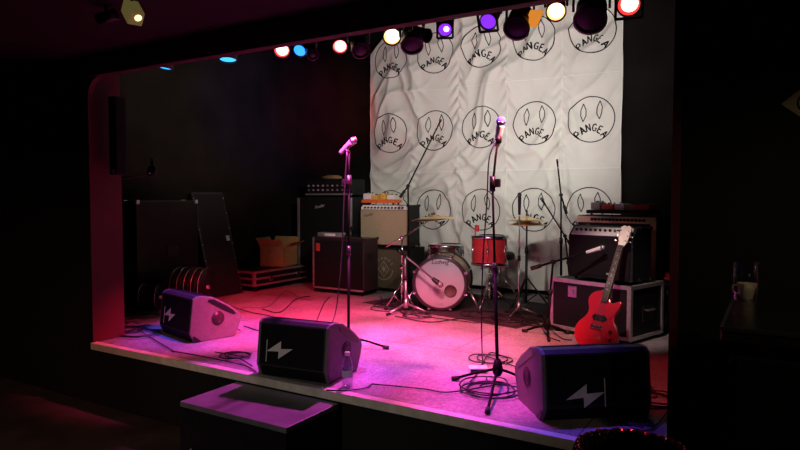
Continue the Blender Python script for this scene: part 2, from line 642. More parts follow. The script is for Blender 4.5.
def face(ca, cz, sd):
    rr = .243
    q = random.Random(sd)
    ribbon(b, [(ca + rr * math.cos(2 * PI * k / 56), cz + rr * math.sin(2 * PI * k / 56)) for k in range(56)], .0105, 1, closed=True)
    for s in (-1, 1):
        ex, ez = ca + s * .088, cz + .085 + .01 * s
        H = .098
        eye = [(ex, ez + H), (ex + .028, ez + .03), (ex + .028, ez - .03), (ex, ez - H), (ex - .028, ez - .03), (ex - .028, ez + .03)]
        ribbon(b, eye, .0095, 1, closed=True)
    for k, ch in enumerate('PANGEA'):
        th = R(-72 + 144 * (k + .5) / 6)
        # arch of letters that bows upward: a frown
        cx_, cz_ = ca + .158 * math.sin(th), cz - .243 + .158 * math.cos(th)
        rot = -th * .8 + q.uniform(-.06, .06)
        s = .070
        for st in GL[ch]:
            pts = []
            for (x, y) in st:
                lx, ly = (x - .37) * s * .85, (y - .5) * s * 1.1
                pts.append((cx_ + lx * math.cos(rot) - ly * math.sin(rot), cz_ + lx * math.sin(rot) + ly * math.cos(rot)))
            ribbon(b, pts, .0140, 1)


for r_ in range(4):
    for c_ in range(5):
        cz = SZ + [2.88, 1.915, .93, -.4][r_] + .005 * c_
        if r_ == 3:
            continue
        face(A0 + CW * (c_ + .5) + .01 * math.sin(c_ * 2 + r_), cz + [0, .02, .03, 0][r_], r_ * 7 + c_)
for c_ in range(1, 5):
    a = A0 + CW * c_
    ribbon(b, [(a, ZB), (a, ztop(a))], .009, 2, .002)
for z in SEAMZ:
    ribbon(b, [(A0 + .004, z), (A1 - .004, z)], .009, 2, .002)
ribbon(b, [(A0 + .005, ZB), (A0 + .005, ztop(A0))], .01, 2, .002)
ribbon(b, [(A1 - .005, ZB), (A1 - .005, ztop(A1))], .01, 2, .002)
o = b.make('backdrop', ['cloth', 'ink', 'seam'])
sm = o.modifiers.new('thick', 'SOLIDIFY')
sm.thickness = .002
sm.offset = 1
tag(o, 'creased white cloth backdrop printed with rows of frowning faces, hung behind the drums', 'backdrop')
b = B().cyl((A0 - .1, CY + .03, 3.98), (A1 + .1, CY + .03, 3.98), .02, n=12)
b.bx(A0 - .06, A0 - .03, CY + .03, BACK, 3.965, 3.995).bx(A1 + .03, A1 + .06, CY + .03, BACK, 3.965, 3.995)
o = b.make('curtain_rail', 'dark_metal')
tag(o, 'dark metal rail on the back wall carrying the white cloth', 'rail')

# ------------------------------------------------------------------ lighting bar and stage lights
LV = .55
b = B().cyl((.1, LV, 2.86), (4.5, LV, 2.86), .024, n=12)
for x in (.4, 2.3, 4.2):
    b.cyl((x, LV, 2.86), (x, LV, 4.1), .012, n=8)
o = b.make('lighting_bar', 'dark_metal')
tag(o, 'long dark bar behind the header that the stage lamps hang from', 'lighting bar')


def stage_light(px, py, aim, r, label, lens, kind='can', length=.22, core=None, v=LV, square=False, gel=False, cs=.38):
    """aim: direction the lamp points"""
    p = wp(px, py, v)
    d = V(aim).normalized()
    e = thing('stage_light', label, 'stage lamp', p, 0, 'lamps on the bar above the stage')
    M = align((0, 0, 0), d)
    lp = .0                                            # lens front at the origin
    if kind == 'can':
        prof = [(0, -length), (r * .55, -length), (r * .8, -length * .88), (r * .92, -length * .6), (r * .95, -.03), (r * 1.08, -.02), (r * 1.08, .0), (r * .93, .0)]
        B().lathe(prof, M, n=24).make('housing', 'lamp_body', e)
        b2 = B()
        for k in range(3):
            b2.torus(r * .93, .004, M @ Matrix.Translation((0, 0, -length * (.35 + .15 * k))), n=24, m=6)
        b2.cyl(M @ V((0, 0, -length - .035)), M @ V((0, 0, -length)), .02, .03, n=12)
        b2.make('cooling_ring', 'dark_metal', e)
    else:
        prof = [(0, -.085), (r * .7, -.085), (r * 1.0, -.06), (r * 1.06, 0), (r * .95, 0)]
        B().lathe(prof, M, n=24).make('housing', 'lamp_body', e)
    if lens:
        b3 = B().lathe([(0, -.004), (r * .5, -.006), (r * .93, -.012)], M, n=24)
        le = b3.make('lens', lens, e)
        if core:
            B().lathe([(0, .0), (r * cs, -.003)], M @ Matrix.Translation((r * (.2 if cs < .5 else .05), r * .1, .001)), n=20).make('bulb', core, le)
    if square:
        b4 = B()
        a = r * 1.12
        for s in (-1, 1):
            b4.box((2 * a, .012, .012), M @ V((0, s * a, .006)), M.to_euler())
            b4.box((.012, 2 * a, .012), M @ V((s * a, 0, .006)), M.to_euler())
        b4.make('gel_frame', 'dark_metal', e)
    if gel:
        b4 = B().box((.004, r * 1.25, r * 1.5), CR * r * 1.35 - CFH * .02 + V((0, 0, r * .75)), (.25, .35, YAW + .9))
        b4.make('gel_sheet', 'orange_gel', e)
    # yoke up to the bar
    side = M.to_3x3() @ V((1, 0, 0))
    side.z = 0
    side = side.normalized() if side.length > .1 else V((1, 0, 0))
    q = M @ V((0, 0, -length * .5 if kind == 'can' else -.05))
    top = V((q.x, LV - p.y, 2.86 - p.z - .03))
    w = r * 1.15
    up = V((0, 0, 1))
    y0 = q + side * w
    y1 = q - side * w
    hh = min(.17, max(.05, top.z - q.z - .03))
    b5 = B().tube([y0, y0 + up * hh, y1 + up * hh, y1], .008, n=6)
    b5.cyl(q + up * hh, V((q.x, LV - p.y, top.z)), .010, n=8)
    b5.box((.05, .06, .05), (q.x, LV - p.y, top.z + .02), bev=.006)
    b5.make('yoke', 'dark_metal', e)
    return p, d


def tocam(px, py, dn=0.0, side=0.0, v=LV):
    p = wp(px, py, v)
    d = (CAM - p).normalized()
    return d + V((0, 0, -dn)) + CR * side


stage_light(165, 69, (-.1, -.1, -1), .062, 'leftmost stage lamp, flat and blue, under the header', 'lens_cyan', 'flat')
stage_light(228, 60.5, (0.1, -.12, -1), .066, 'larger flat blue stage lamp, second from the left', 'lens_cyan', 'flat')
stage_light(282, 51, tocam(282, 51, .55), .056, 'glowing red stage lamp beside a small blue one', 'lens_red', core='core_pink', cs=.72)
stage_light(299.5, 51, tocam(299, 51, .5, -.3), .045, 'small blue stage lamp to the right of the red one', 'lens_blue')
stage_light(313, 55, tocam(313, 55, .7, .3), .04, 'unlit black stage lamp between the small blue and the pinkish lamp', 'lens_dark')
stage_light(340, 47, tocam(340, 47, .5), .05, 'pinkish red stage lamp at the left of the white cloth', 'lens_pink', core='core_pink', cs=.72)
stage_light(361, 51, tocam(361, 51, .8, .2), .058, 'black unlit stage lamp at the upper left corner of the cloth', 'lens_dark', length=.2)
stage_light(392, 37, tocam(392, 37, .45), .056, 'warm white stage lamp over the cloth, beside the purple one', 'lens_warm', core='core_warm', cs=.72)
stage_light(412, 46, tocam(412, 46, 1.0, 0), .066, 'short black stage lamp between warm white and purple lamps', 'lens_dark', length=.17)
stage_light(428, 36, tocam(428, 36, .3, 1.2), .04, 'slim black stage lamp just left of the square purple lamp', 'lens_dark', length=.16)
stage_light(445, 30, tocam(445, 30, .35), .042, 'square framed purple stage lamp with a bright centre', 'lens_violet', core='lens_violet_core', square=True)
stage_light(488, 22, tocam(488, 22, .5, -.25), .048, 'blue violet stage lamp tilted left, over the middle of the cloth', 'lens_violet', square=True)
stage_light(516, 29, tocam(516, 29, .8, -.35), .07, 'black stage lamp with a glowing orange gel on its right side', 'lens_dark', length=.2, gel=True)
stage_light(556, 12, tocam(556, 12, .3), .052, 'bright warm white stage lamp right of the orange gel', 'lens_warm', core='core_warm', cs=.72)
stage_light(590, 21, tocam(590, 21, .9, -.1), .082, 'large black stage lamp over the right end of the cloth', 'lens_dark', length=.2)
stage_light(629, 5, tocam(629, 5, .25), .058, 'square framed bright red stage lamp at the right end', 'lens_redder', core='core_pink', cs=.72, square=True)

# ------------------------------------------------------------------ lamps and added fill spots (the light itself)


def spot(name, loc, target, col, power, ang=60, blend=.6, size=.05):
    l = bpy.data.lights.new(name, 'SPOT')
    l.color = col
    l.energy = power
    l.spot_size = R(ang)
    l.spot_blend = blend
    l.shadow_soft_size = size
    ob = bpy.data.objects.new(name, l)
    COL.objects.link(ob)
    ob.location = loc
    d = V(target) - V(loc)
    ob.rotation_euler = d.to_track_quat('-Z', 'Y').to_euler()
    return ob


def at(u, v, z=SZ):
    return V((u, v, z))


def lensfront(px, py, off=.03, v=LV):
    p = wp(px, py, v)
    return p + (CAM - p).normalized() * off + V((0, 0, -.06))


#LIGHTS
def on_left(px, py):
    d = ray(px, py)
    return CAM + d * ((LEFT - CAM.x) / d.x)


spot('lamp_red', lensfront(282, 51), at(.15, 1.85), (1, .02, .06), 480, 46, .8)
spot('lamp_pink', lensfront(340, 47), at(1.1, 1.35), (1, .06, .26), 760, 58, .8)
spot('lamp_pink', lensfront(340, 47), at(.45, .50), (1, .04, .16), 420, 34, .8)
spot('lamp_blue', lensfront(228, 64), at(.5, .70), (.10, .08, 1), 280, 42, .8)
spot('lamp_blue', lensfront(299, 51), at(1.9, .9), (.40, .10, 1), 300, 54, .8)
spot('lamp_violet', lensfront(445, 36), at(2.4, 1.0), (.85, .07, .8), 130, 54, .8)
spot('lamp_violet', lensfront(488, 30), at(3.3, .35), (.20, .06, 1), 150, 40, .8)
spot('lamp_warm', lensfront(392, 45), at(1.9, 1.5), (1, .10, .28), 430, 54, .8)
spot('lamp_warm', lensfront(392, 45), at(2.9, .45, .65), (1, .07, .45), 480, 34, .8)
spot('lamp_warm', lensfront(556, 22), at(2.35, 1.5), (1, .20, .20), 560, 52, .8)
spot('lamp_redder', lensfront(629, 15), (4.05, -.75, .7), (1, .03, .08), 95, 22, .8)
spot('lamp_redder', lensfront(629, 15), at(4.0, 1.2), (1, .03, .05), 60, 40, .9)
spot('lamp_back', (1.75, 2.0, 3.05), (1.85, -.12, .45), (.8, .06, .60), 1000, 30, .7, .04)
spot('cloth_fill', wp(594, 8, LV) + V((0, .12, -.2)), (2.3, BACK, 3.1), (1, .97, .91), 170, 70, .9)  # this and next two: unseen spots added to light the cloth
spot('cloth_fill', wp(520, 20, LV) + V((0.05, .3, -.12)), (1.6, BACK, 2.8), (1, .97, .91), 105, 70, .9)
spot('cloth_fill', wp(412, 36, LV) + V((0, .15, -.2)), (1.1, BACK, 1.6), (1, .95, .88), 110, 80, .9)
spot('rig_fill', wp(556, 22, LV) + V((0, .1, -.1)), (3.35, 2.0, 1.0), (1, .72, .68), 130, 30, .9)  # added fill for the upper part of the right-hand amps
spot('rig_fill', wp(392, 45, LV) + V((0, .1, -.1)), (.1, 3.3, 1.35), (1, .85, .75), 110, 30, .9)  # added neutral fill for the amps at the back left
spot('lamp_front', (2.4, -6.3, 2.35), (1.95, .6, .72), (1, .92, .80), 140, 30, .9, .1)
spot('wall_fill', lensfront(299, 51) + V((0, .1, .1)), on_left(262, 105), (.12, .10, 1), 700, 38, 1)  # spot added for the blue glow on the left wall
spot('wall_fill', lensfront(282, 51) + V((0, .1, .1)), wp(322, 115, BACK), (1, .06, .05), 700, 26, 1)  # spot added for the red glow on the back wall
spot('house_fill', (2.2, -3.2, 2.55), (.0, -1.5, 0), (1, .48, .33), 110, 75, .9)  # unseen spot added to warm the house floor
spot('house_fill', (5.3, -1.5, 2.6), (4.5, -.5, 1.3), (1, .82, .55), 14, 60, .9)  # unseen spot added so the sign, glass and cup show
spot('wall_fill', wp(392, 45, LV) + V((0, .15, .05)), on_left(205, 105), (1, .82, .66), 300, 48, 1)  # neutral fill added to lift the left stage wall
#ENDLIGHTS

# ------------------------------------------------------------------ amplifiers


def corners(b, x0, x1, y0, y1, z0, z1, mi=0, s=.03):
    for x in (x0, x1):
        for y in (y0, y1):
            for z in (z0, z1):
                b.box((s, s, s), (x - math.copysign(s / 2 - .003, x - (x0 + x1) / 2), y - math.copysign(s / 2 - .003, y - (y0 + y1) / 2), z - math.copysign(s / 2 - .003, z - (z0 + z1) / 2)), bev=.006, mi=mi)
    return b


def ups(px, py, v):
    p = wp(px, py, v)
    return p.x, p.z


# bass cabinet
v0 = 3.42
x0, _ = ups(298.5, 240, v0); x1, _ = ups(350, 240, v0); _, zt = ups(322, 197, v0)
cx, w, h = (x0 + x1) / 2, x1 - x0, zt - SZ
cabtop = zt
e = thing('bass_cabinet', 'tall black bass speaker cabinet with pale edges, under the amp head', 'speaker cabinet', (cx, v0, SZ))
B().bx(-w / 2, w / 2, .012, .40, .05, h, bev=.012).make('cabinet_body', 'black_tolex', e)
g = B().bx(-w / 2 + .03, w / 2 - .03, .0, .02, .08, h - .03, bev=.004).make('grille', 'black_grille', e)
B().text('Fender', .055, frontM(-.06, -.003, h - .12) @ Matrix.Rotation(.2, 4, 'Z'), shear=.3).make('logo', 'silver_print', g)
b = B()
for s in (-1, 1):
    b.bx(s * w / 2 - .016, s * w / 2 + .016, -.004, .03, .06, h - .01, bev=.004)
b.make('edge_trim', 'aluminium', e)
corners(B(), -w / 2 - .004, w / 2 + .004, .006, .404, .046, h + .004).make('corner_cap', 'dark_metal', e)
for x in (-1, 1):
    for y in (.06, .34):
        B().cyl((x * (w / 2 - .06), y, 0), (x * (w / 2 - .06), y, .055), .03, n=12).make('foot', 'rubber', e)
# bass head
x0, _ = ups(303, 190, v0); x1, _ = ups(349, 190, v0); _, zt = ups(322, 179.5, v0)
hw, hh = x1 - x0, zt - cabtop - .004
e = thing('amp_head', 'grey amp head with a row of knobs, on top of the tall bass cabinet', 'amplifier', ((x0 + x1) / 2, v0 + .05, cabtop + .004))
B().bx(-hw / 2, hw / 2, 0.01, .3, .02, hh, bev=.008).make('case', 'black_paint', e)
pn = B().bx(-hw / 2 + .02, hw / 2 - .02, 0, .016, .05, hh - .012, bev=.002).make('control_panel', 'dark_metal', e)
b = B()
for r_ in range(2):
    for k in range(9):
        b.cyl((-hw / 2 + .06 + k * (hw - .12) / 8, .0, .085 + r_ * .055), (-hw / 2 + .06 + k * (hw - .12) / 8, -.018, .085 + r_ * .055), .013, n=12)
b.make('knob', 'steel', pn)
B().bx(-hw / 2, hw / 2, -.004, .02, .02, .042, bev=.002).make('trim_strip', 'aluminium', e)
for x in (-1, 1):
    for y in (.05, .25):
        B().cyl((x * (hw / 2 - .05), y, 0), (x * (hw / 2 - .05), y, .022), .015, n=10).make('foot', 'rubber', e)
headtop = zt
# brown pouch and pedal on the head
pc = wp(332, 178, v0 + .2)
b = B()
t = bmesh.new()
bmesh.ops.create_uvsphere(t, u_segments=20, v_segments=10, radius=1)
for v_ in t.verts:
    v_.co.x *= .15; v_.co.y *= .09
    v_.co.z = v_.co.z * .035 + .028 + .018 * noise.noise(v_.co * 8)
    if v_.co.z < 0: v_.co.z = 0
b._merge(t, None, 0, True)
o = b.make('cloth_bag', 'pedal_brown', None, (pc.x, pc.y, headtop + .002))
tag(o, 'limp brown bag lying on the grey amp head', 'bag')

# black combo in front, its covering coloured as if lit red
v0 = 2.86
x0, _ = ups(313, 260, v0); x1, _ = ups(363.5, 260, v0); _, zt = ups(338, 238, v0)
w, h = x1 - x0, zt - SZ
e = thing('combo_amplifier', 'black combo amp, red light in its colour, with a pale front edge, in front of the bass cabinet', 'amplifier', ((x0 + x1) / 2, v0, SZ))
ctop = zt
B().bx(-w / 2, w / 2, .012, .30, .06, h, bev=.014).make('cabinet_body', 'tolex_red_lit', e)
g = B().bx(-w / 2 + .022, w / 2 - .022, -.002, .02, .085, h - .035, bev=.004).make('grille', 'black_grille', e)
B().bx(-w / 2 + .05, -w / 2 + .105, -.006, 0, h - .16, h - .07, bev=.003).make('badge', 'pedal_red', g)
b = B()
b.bx(-w / 2, -w / 2 + .014, -.006, .016, .06, h).bx(-w / 2, w / 2, -.006, .016, .058, .074)
b.make('edge_trim', 'aluminium', e)
corners(B(), -w / 2 - .004, w / 2 + .004, .006, .304, .056, h + .004).make('corner_cap', 'dark_metal', e)
hd = B().tube([(-.09, .15, h), (-.08, .15, h + .025), (.08, .15, h + .025), (.09, .15, h)], .009, n=8).make('carry_handle', 'black_plastic', e)
B().bx(w / 2 - .002, w / 2 + .006, .08, .2, h * .62, h * .75, bev=.003).make('side_recess', 'black_plastic', e)
for x in (-1, 1):
    for y in (.06, .25):
        b = B().cyl((x * (w / 2 - .07) - .012, y, .025), (x * (w / 2 - .07) + .012, y, .025), .025, n=14)
        b.bx(x * (w / 2 - .07) - .02, x * (w / 2 - .07) + .02, y - .02, y + .02, .045, .062)
        b.make('caster', 'rubber', e)
# effect unit on it
pc = wp(331, 238, v0 + .10)
e = thing('effects_unit', 'small silver effects unit with lit white display on the red-tinted combo', 'effects unit', (pc.x, pc.y, ctop + .003))
B().bx(-.165, .165, -.05, .07, .0, .05, bev=.01).make('case', 'pedal_grey', e)
B().bx(-.05, .10, -.056, -.048, .012, .042, bev=.002).make('display', 'white_panel', e)
b = B()
for k in range(3):
    b.cyl((-.13 + k * .03, -.05, .028), (-.13 + k * .03, -.06, .028), .009, n=10)
b.make('knob', 'steel', e)

# olive cabinet and tan combo
v0 = 3.30
x0, _ = ups(364, 270, v0); x1, _ = ups(409, 270, v0); _, zt = ups(385, 247.5, v0)
w, h = x1 - x0, zt - SZ
e = thing('guitar_cabinet', 'olive guitar speaker cabinet with a round printed crest, under the tan combo', 'speaker cabinet', ((x0 + x1) / 2, v0, SZ))
B().bx(-w / 2, w / 2, .012, .38, .03, h, bev=.012).make('cabinet_body', 'black_tolex', e)
g = B().bx(-w / 2 + .02, w / 2 - .012, -.002, .02, .05, h - .025, bev=.003).make('grille', 'olive_cloth', e)
b = B()
lx, lz = -.03, h * .52
for k, ch in enumerate('ORANGE'):
    a = R(150 - 24 * k)
    b.text(ch, .05, frontM(lx + .125 * math.cos(a), -.004, lz + .125 * math.sin(a)) @ Matrix.Rotation(a - PI / 2, 4, 'Z'))
for k in range(14):
    a = R(190 + 160 * k / 13)
    b.box((.012, .002, .02), (lx + .125 * math.cos(a), -.004, lz + .125 * math.sin(a)), (0, -a, 0))
dia = [(0, .09), (.075, 0), (0, -.09), (-.075, 0)]
for k in range(4):
    p0, p1 = dia[k], dia[(k + 1) % 4]
    b.cyl((lx + p0[0], -.003, lz + p0[1]), (lx + p1[0], -.003, lz + p1[1]), .004, n=6)
for k in range(8):
    a = k * PI / 4
    b.cyl((lx, -.003, lz), (lx + .045 * math.cos(a), -.003, lz + .045 * math.sin(a)), .004, n=6)
b.make('crest', 'olive_print', g)
for x in (-1, 1):
    for y in (.06, .32):
        B().cyl((x * (w / 2 - .06), y, 0), (x * (w / 2 - .06), y, .035), .025, n=12).make('foot', 'rubber', e)
otop = zt
x0, _ = ups(360.5, 230, v0); x1, _ = ups(408, 230, v0); _, zt = ups(385, 205, v0)
w, h = x1 - x0, zt - otop - .004
e = thing('combo_amplifier', 'combo amp with tan grille cloth, stacked on the olive cabinet', 'amplifier', ((x0 + x1) / 2, v0, otop + .004))
ttop = zt
B().bx(-w / 2, w / 2, .012, .28, .015, h, bev=.012).make('cabinet_body', 'black_tolex', e)
g = B().bx(-w / 2 + .006, w / 2 - .012, -.002, .02, .03, h - .06, bev=.003).make('grille', 'tan_grille', e)
B().text('Fender', .05, frontM(-w / 2 + .12, -.004, h - .12) @ Matrix.Rotation(.25, 4, 'Z'), shear=.3).make('logo', 'dark_metal', g)
pn = B().box((w - .02, .012, .05), (0, .012, h - .03), (-.25, 0, 0)).make('control_panel', 'white_panel', e)
b = B()
for k in range(12):
    b.cyl((-w / 2 + .07 + k * (w - .14) / 11, .004, h - .03), (-w / 2 + .07 + k * (w - .14) / 11, -.016, h - .034), .011, n=10)
b.make('knob', 'black_plastic', pn)
corners(B(), -w / 2 - .004, w / 2 + .004, .006, .284, .011, h + .004).make('corner_cap', 'dark_metal', e)
for x in (-1, 1):
    for y in (.05, .23):
        B().cyl((x * (w / 2 - .05), y, 0), (x * (w / 2 - .05), y, .018), .015, n=10).make('foot', 'rubber', e)
# orange pedal tray and its pedals
pc = wp(382, 204, v0 + .12)
TB = ttop + .004
pw = .47
e = thing('pedal_tray', 'flat orange pedal tray on top of the tan combo amp', 'pedalboard', (pc.x, v0 + .11, TB))
B().bx(-pw / 2, pw / 2, -.085, .085, .02, .06, bev=.006).make('tray', 'orange_tray', e)
for x in (-1, 1):
    for y in (-1, 1):
        B().cyl((x * .2, y * .06, 0), (x * .2, y * .06, .022), .012, n=8).make('foot', 'rubber', e)


def pedal(loc, rotz, size, m, label, group):
    w, d, h = size
    e = thing('effects_pedal', label, 'effects pedal', loc, rotz, group)
    B().bx(-w / 2, w / 2, -d / 2, d / 2, 0, h, bev=.006).make('case', m, e)
    b = B()
    for k in (-1, 1):
        b.cyl((k * w * .25, d * .25, h), (k * w * .25, d * .25, h + .014), .010, n=10)
    b.make('knob', 'black_plastic', e)
    B().cyl((0, -d * .25, h), (0, -d * .25, h + .014), .009, n=10).make('footswitch', 'chrome', e)


for x, m, l in [(-.17, 'pedal_white', 'white effects pedal at the left end of the orange tray'), (-.06, 'pedal_yellow', 'small amber effects pedal beside the white one on the orange tray'),
                (.055, 'pedal_yellow', 'taller yellow effects pedal in the middle of the orange tray'), (.165, 'pedal_white', 'white effects pedal at the right end of the orange tray')]:
    pedal((pc.x + x, v0 + .105, TB + .062), .1 * x, (.10 if m == 'pedal_white' else .075, .12, .07 if x in (-.17, .055) else .05), m, l, 'pedals on the orange tray')

# ------------------------------------------------------------------ right-hand rig
ang = R(-19)
crn = gp(630, 346)
cw_, cdp, ch_ = .73, .50, .447
ax = V((math.cos(ang), math.sin(ang), 0))
ay = V((-math.sin(ang), math.cos(ang), 0))
org = crn - ax * cw_           # front-left bottom
e = thing('road_case', 'black road case with metal edges behind the red guitar', 'flight case', org, ang)
B().bx(.006, cw_ - .006, .006, cdp - .006, .03, ch_ - .006).make('case_panel', 'black_paint', e)
b = B()
for x in (0, cw_):
    for y in (0, cdp):
        sx = 1 if x == 0 else -1
        sy = 1 if y == 0 else -1
        b.bx(min(x, x + sx * .03), max(x, x + sx * .03), y - .002 * sy, y + .008 * sy, .03, ch_) if sy > 0 else b.bx(min(x, x + sx * .03), max(x, x + sx * .03), y - .008, y + .002, .03, ch_)
        b.bx(x - .002, x + .008, min(y, y + sy * .03), max(y, y + sy * .03), .03, ch_) if sx > 0 else b.bx(x - .008, x + .002, min(y, y + sy * .03), max(y, y + sy * .03), .03, ch_)
for z in (.03, ch_ - .028):
    b.bx(0, cw_, -.003, .008, z, z + .028).bx(0, cw_, cdp - .008, cdp + .003, z, z + .028)
    b.bx(-.003, .008, 0, cdp, z, z + .028).bx(cw_ - .008, cw_ + .003, 0, cdp, z, z + .028)
b.bx(0, cw_, 0, .03, ch_ - .008, ch_ + .001).bx(0, .03, 0, cdp, ch_ - .008, ch_ + .001).bx(cw_ - .03, cw_, 0, cdp, ch_ - .008, ch_ + .001)
b.make('edge_profile', 'aluminium', e)
b = B()
b.bx(cw_ - .002, cw_ + .006, .17, .33, .16, .28, bev=.003)
b.make('handle_dish', 'dark_metal', e)
hd = B().tube([(cw_ + .006, .20, .25), (cw_ + .03, .20, .25), (cw_ + .03, .30, .25), (cw_ + .006, .30, .25)], .008, n=8).make('handle', 'steel', e)
for x in (.22, cw_ - .2):
    b = B().bx(x - .04, x + .04, -.008, .004, ch_ - .14, ch_ - .05, bev=.003)
    b.box((.03, .012, .03), (x, -.012, ch_ - .095), bev=.004)
    b.make('latch', 'steel', e)
for x in (.05, cw_ - .05):
    for y in (.05, cdp - .05):
        B().cyl((x, y, 0), (x, y, .032), .03, n=12).make('foot', 'rubber', e)

# black combo with white slanted panel
aw, ad, ah = .575, .28, .432
aorg = org + ax * .125 + ay * .07 + V((0, 0, ch_ + .003))
e = thing('combo_amplifier', 'black combo amp with a white knob panel, standing on the road case', 'amplifier', aorg, ang)
prof = [(0, .02), (0, ah - .075), (.07, ah), (ad, ah), (ad, .02)]
Mx = Matrix(((0, 0, 1, 0), (1, 0, 0, 0), (0, 1, 0, 0), (0, 0, 0, 1)))   # (y,z) drawing extruded along x
B().prism(prof, aw, Mx, bev=.01).make('cabinet_body', 'black_tolex', e)
g = B().bx(.02, aw - .02, -.008, .006, .04, ah - .085, bev=.003).make('grille', 'black_grille', e)
B().bx(.36, .42, -.011, -.007, .06, .075).make('badge', 'silver_print', g)
sl = math.atan2(.075, .07)
pn = B().box((aw - .05, .085, .008), (aw / 2, .033, ah - .036), (sl, 0, 0), bev=.002).make('control_panel', 'white_panel', e)
b = B()
nrm = V((0, -math.sin(sl), math.cos(sl)))
for k in range(11):
    p = V((.06 + k * (aw - .14) / 10, .036, ah - .034))
    b.cyl(p, p + nrm * .02, .012, .010, n=10)
b.make('knob', 'black_plastic', pn)
B().tube([(aw / 2 - .1, ad / 2 + .05, ah), (aw / 2 - .09, ad / 2 + .05, ah + .018), (aw / 2 + .09, ad / 2 + .05, ah + .018), (aw / 2 + .1, ad / 2 + .05, ah)], .010, n=8).make('carry_handle', 'black_plastic', e)
corners(B(), -.004, aw + .004, .1, ad + .004, .016, ah + .004).make('corner_cap', 'dark_metal', e)
for x in (.05, aw - .05):
    for y in (.05, ad - .05):
        B().cyl((x, y, 0), (x, y, .024), .016, n=10).make('foot', 'rubber', e)

# tall amp behind with cream panel
pl = dp(577, 218, 5.75); pr = dp(656, 224, 5.22)
pl.z = pr.z = SZ
dx = (pr - pl); tw = dx.length; tang = math.atan2(dx.y, dx.x)
thh = 1.425 - SZ
e = thing('amplifier_stack', 'tall amplifier with cream knob panel behind the black combo', 'amplifier', pl, tang)
B().bx(0, tw, .012, .30, .03, thh, bev=.01).make('cabinet_body', 'black_tolex', e)
B().bx(.03, tw - .05, -.001, .02, .06, thh - .10, bev=.003).make('grille', 'black_grille', e)
b = B().bx(.0, tw, -.004, .018, thh - .065, thh - .008, bev=.003)
b.bx(tw - .045, tw, -.004, .018, .05, thh - .065, bev=.002)
pn = b.make('control_panel', 'cream', e)
b = B()
for k in range(15):
    b.cyl((.16 + k * (tw - .26) / 14, -.004, thh - .036), (.16 + k * (tw - .26) / 14, -.024, thh - .036), .012, n=10)
b.make('knob', 'black_plastic', pn)
b = B().bx(.14, .20, -.007, 0, thh - .05, thh - .022)
b.make('switch_plate', 'pedal_red', pn)
for x in (.06, tw - .06):
    for y in (.06, .25):
        B().cyl((x, y, 0), (x, y, .035), .025, n=10).make('foot', 'rubber', e)
tx = V((math.cos(tang), math.sin(tang), 0)); ty = V((-math.sin(tang), math.cos(tang), 0))
e = thing('pedalboard', 'black pedalboard full of pedals on top of the tall amplifier', 'pedalboard', pl + tx * (tw / 2) + ty * .15 + V((0, 0, thh + .003)), tang)
B().bx(-.29, .29, -.13, .13, .012, .045, bev=.006).make('board', 'black_paint', e)
for x in (-1, 1):
    for y in (-1, 1):
        B().cyl((x * .25, y * .1, 0), (x * .25, y * .1, .014), .012, n=8).make('foot', 'rubber', e)
for k, (x, m, l, s) in enumerate([(-.23, 'pedal_grey', 'dark grey pedal at the left end of the black pedalboard', (.09, .13, .065)), (-.115, 'pedal_red', 'short dull red pedal, second on the black pedalboard', (.10, .13, .05)),
                                  (.0, 'pedal_white', 'pale pedal in the middle of the black pedalboard', (.09, .12, .055)), (.105, 'pedal_brown', 'brown pedal next to the long pedal on the black pedalboard', (.08, .13, .05)), (.22, 'pedal_red', 'long dull red pedal at the right end of the black pedalboard', (.12, .16, .05))]):
    pedal(pl + tx * (tw / 2 + x) + ty * .14 + V((0, 0, thh + .05)), tang, s, m, l, 'pedals on the black pedalboard')

# red jacket bundle on the road case, right end
t = bmesh.new()
bmesh.ops.create_icosphere(t, subdivisions=4, radius=1)
for v_ in t.verts:
    c = v_.co.copy()
    f = 1 + .3 * noise.noise(c * 2.2) + .12 * noise.noise(c * 6)
    v_.co = V((c.x * .11 * f, c.y * .13 * f, max(0, c.z * .05 * f + .035)))
b = B()
b._merge(t, None, 0, True)
jp = org + ax * (cw_ - .02) + ay * .62
jp2 = pl + tx * (tw + .13) + ty * .05
o = b.make('cloth_bundle', 'red_cloth', None, (jp2.x + .05, jp2.y, SZ + .42))
bundle = o
tag(o, 'crumpled red cloth on a stool behind the road case', 'cloth')
e = thing('stool', 'low black stool under the crumpled red cloth', 'stool', (jp2.x + .05, jp2.y, SZ))
B().lathe([(0, .375), (.15, .375), (.16, .39), (.16, .405), (.15, .417), (0, .417)], n=28).make('seat', 'black_paint', e)
for k in range(4):
    a = PI / 4 + k * PI / 2
    B().cyl((.14 * math.cos(a), .14 * math.sin(a), 0), (.11 * math.cos(a), .11 * math.sin(a), .38), .012, n=8).make('leg', 'dark_metal', e)

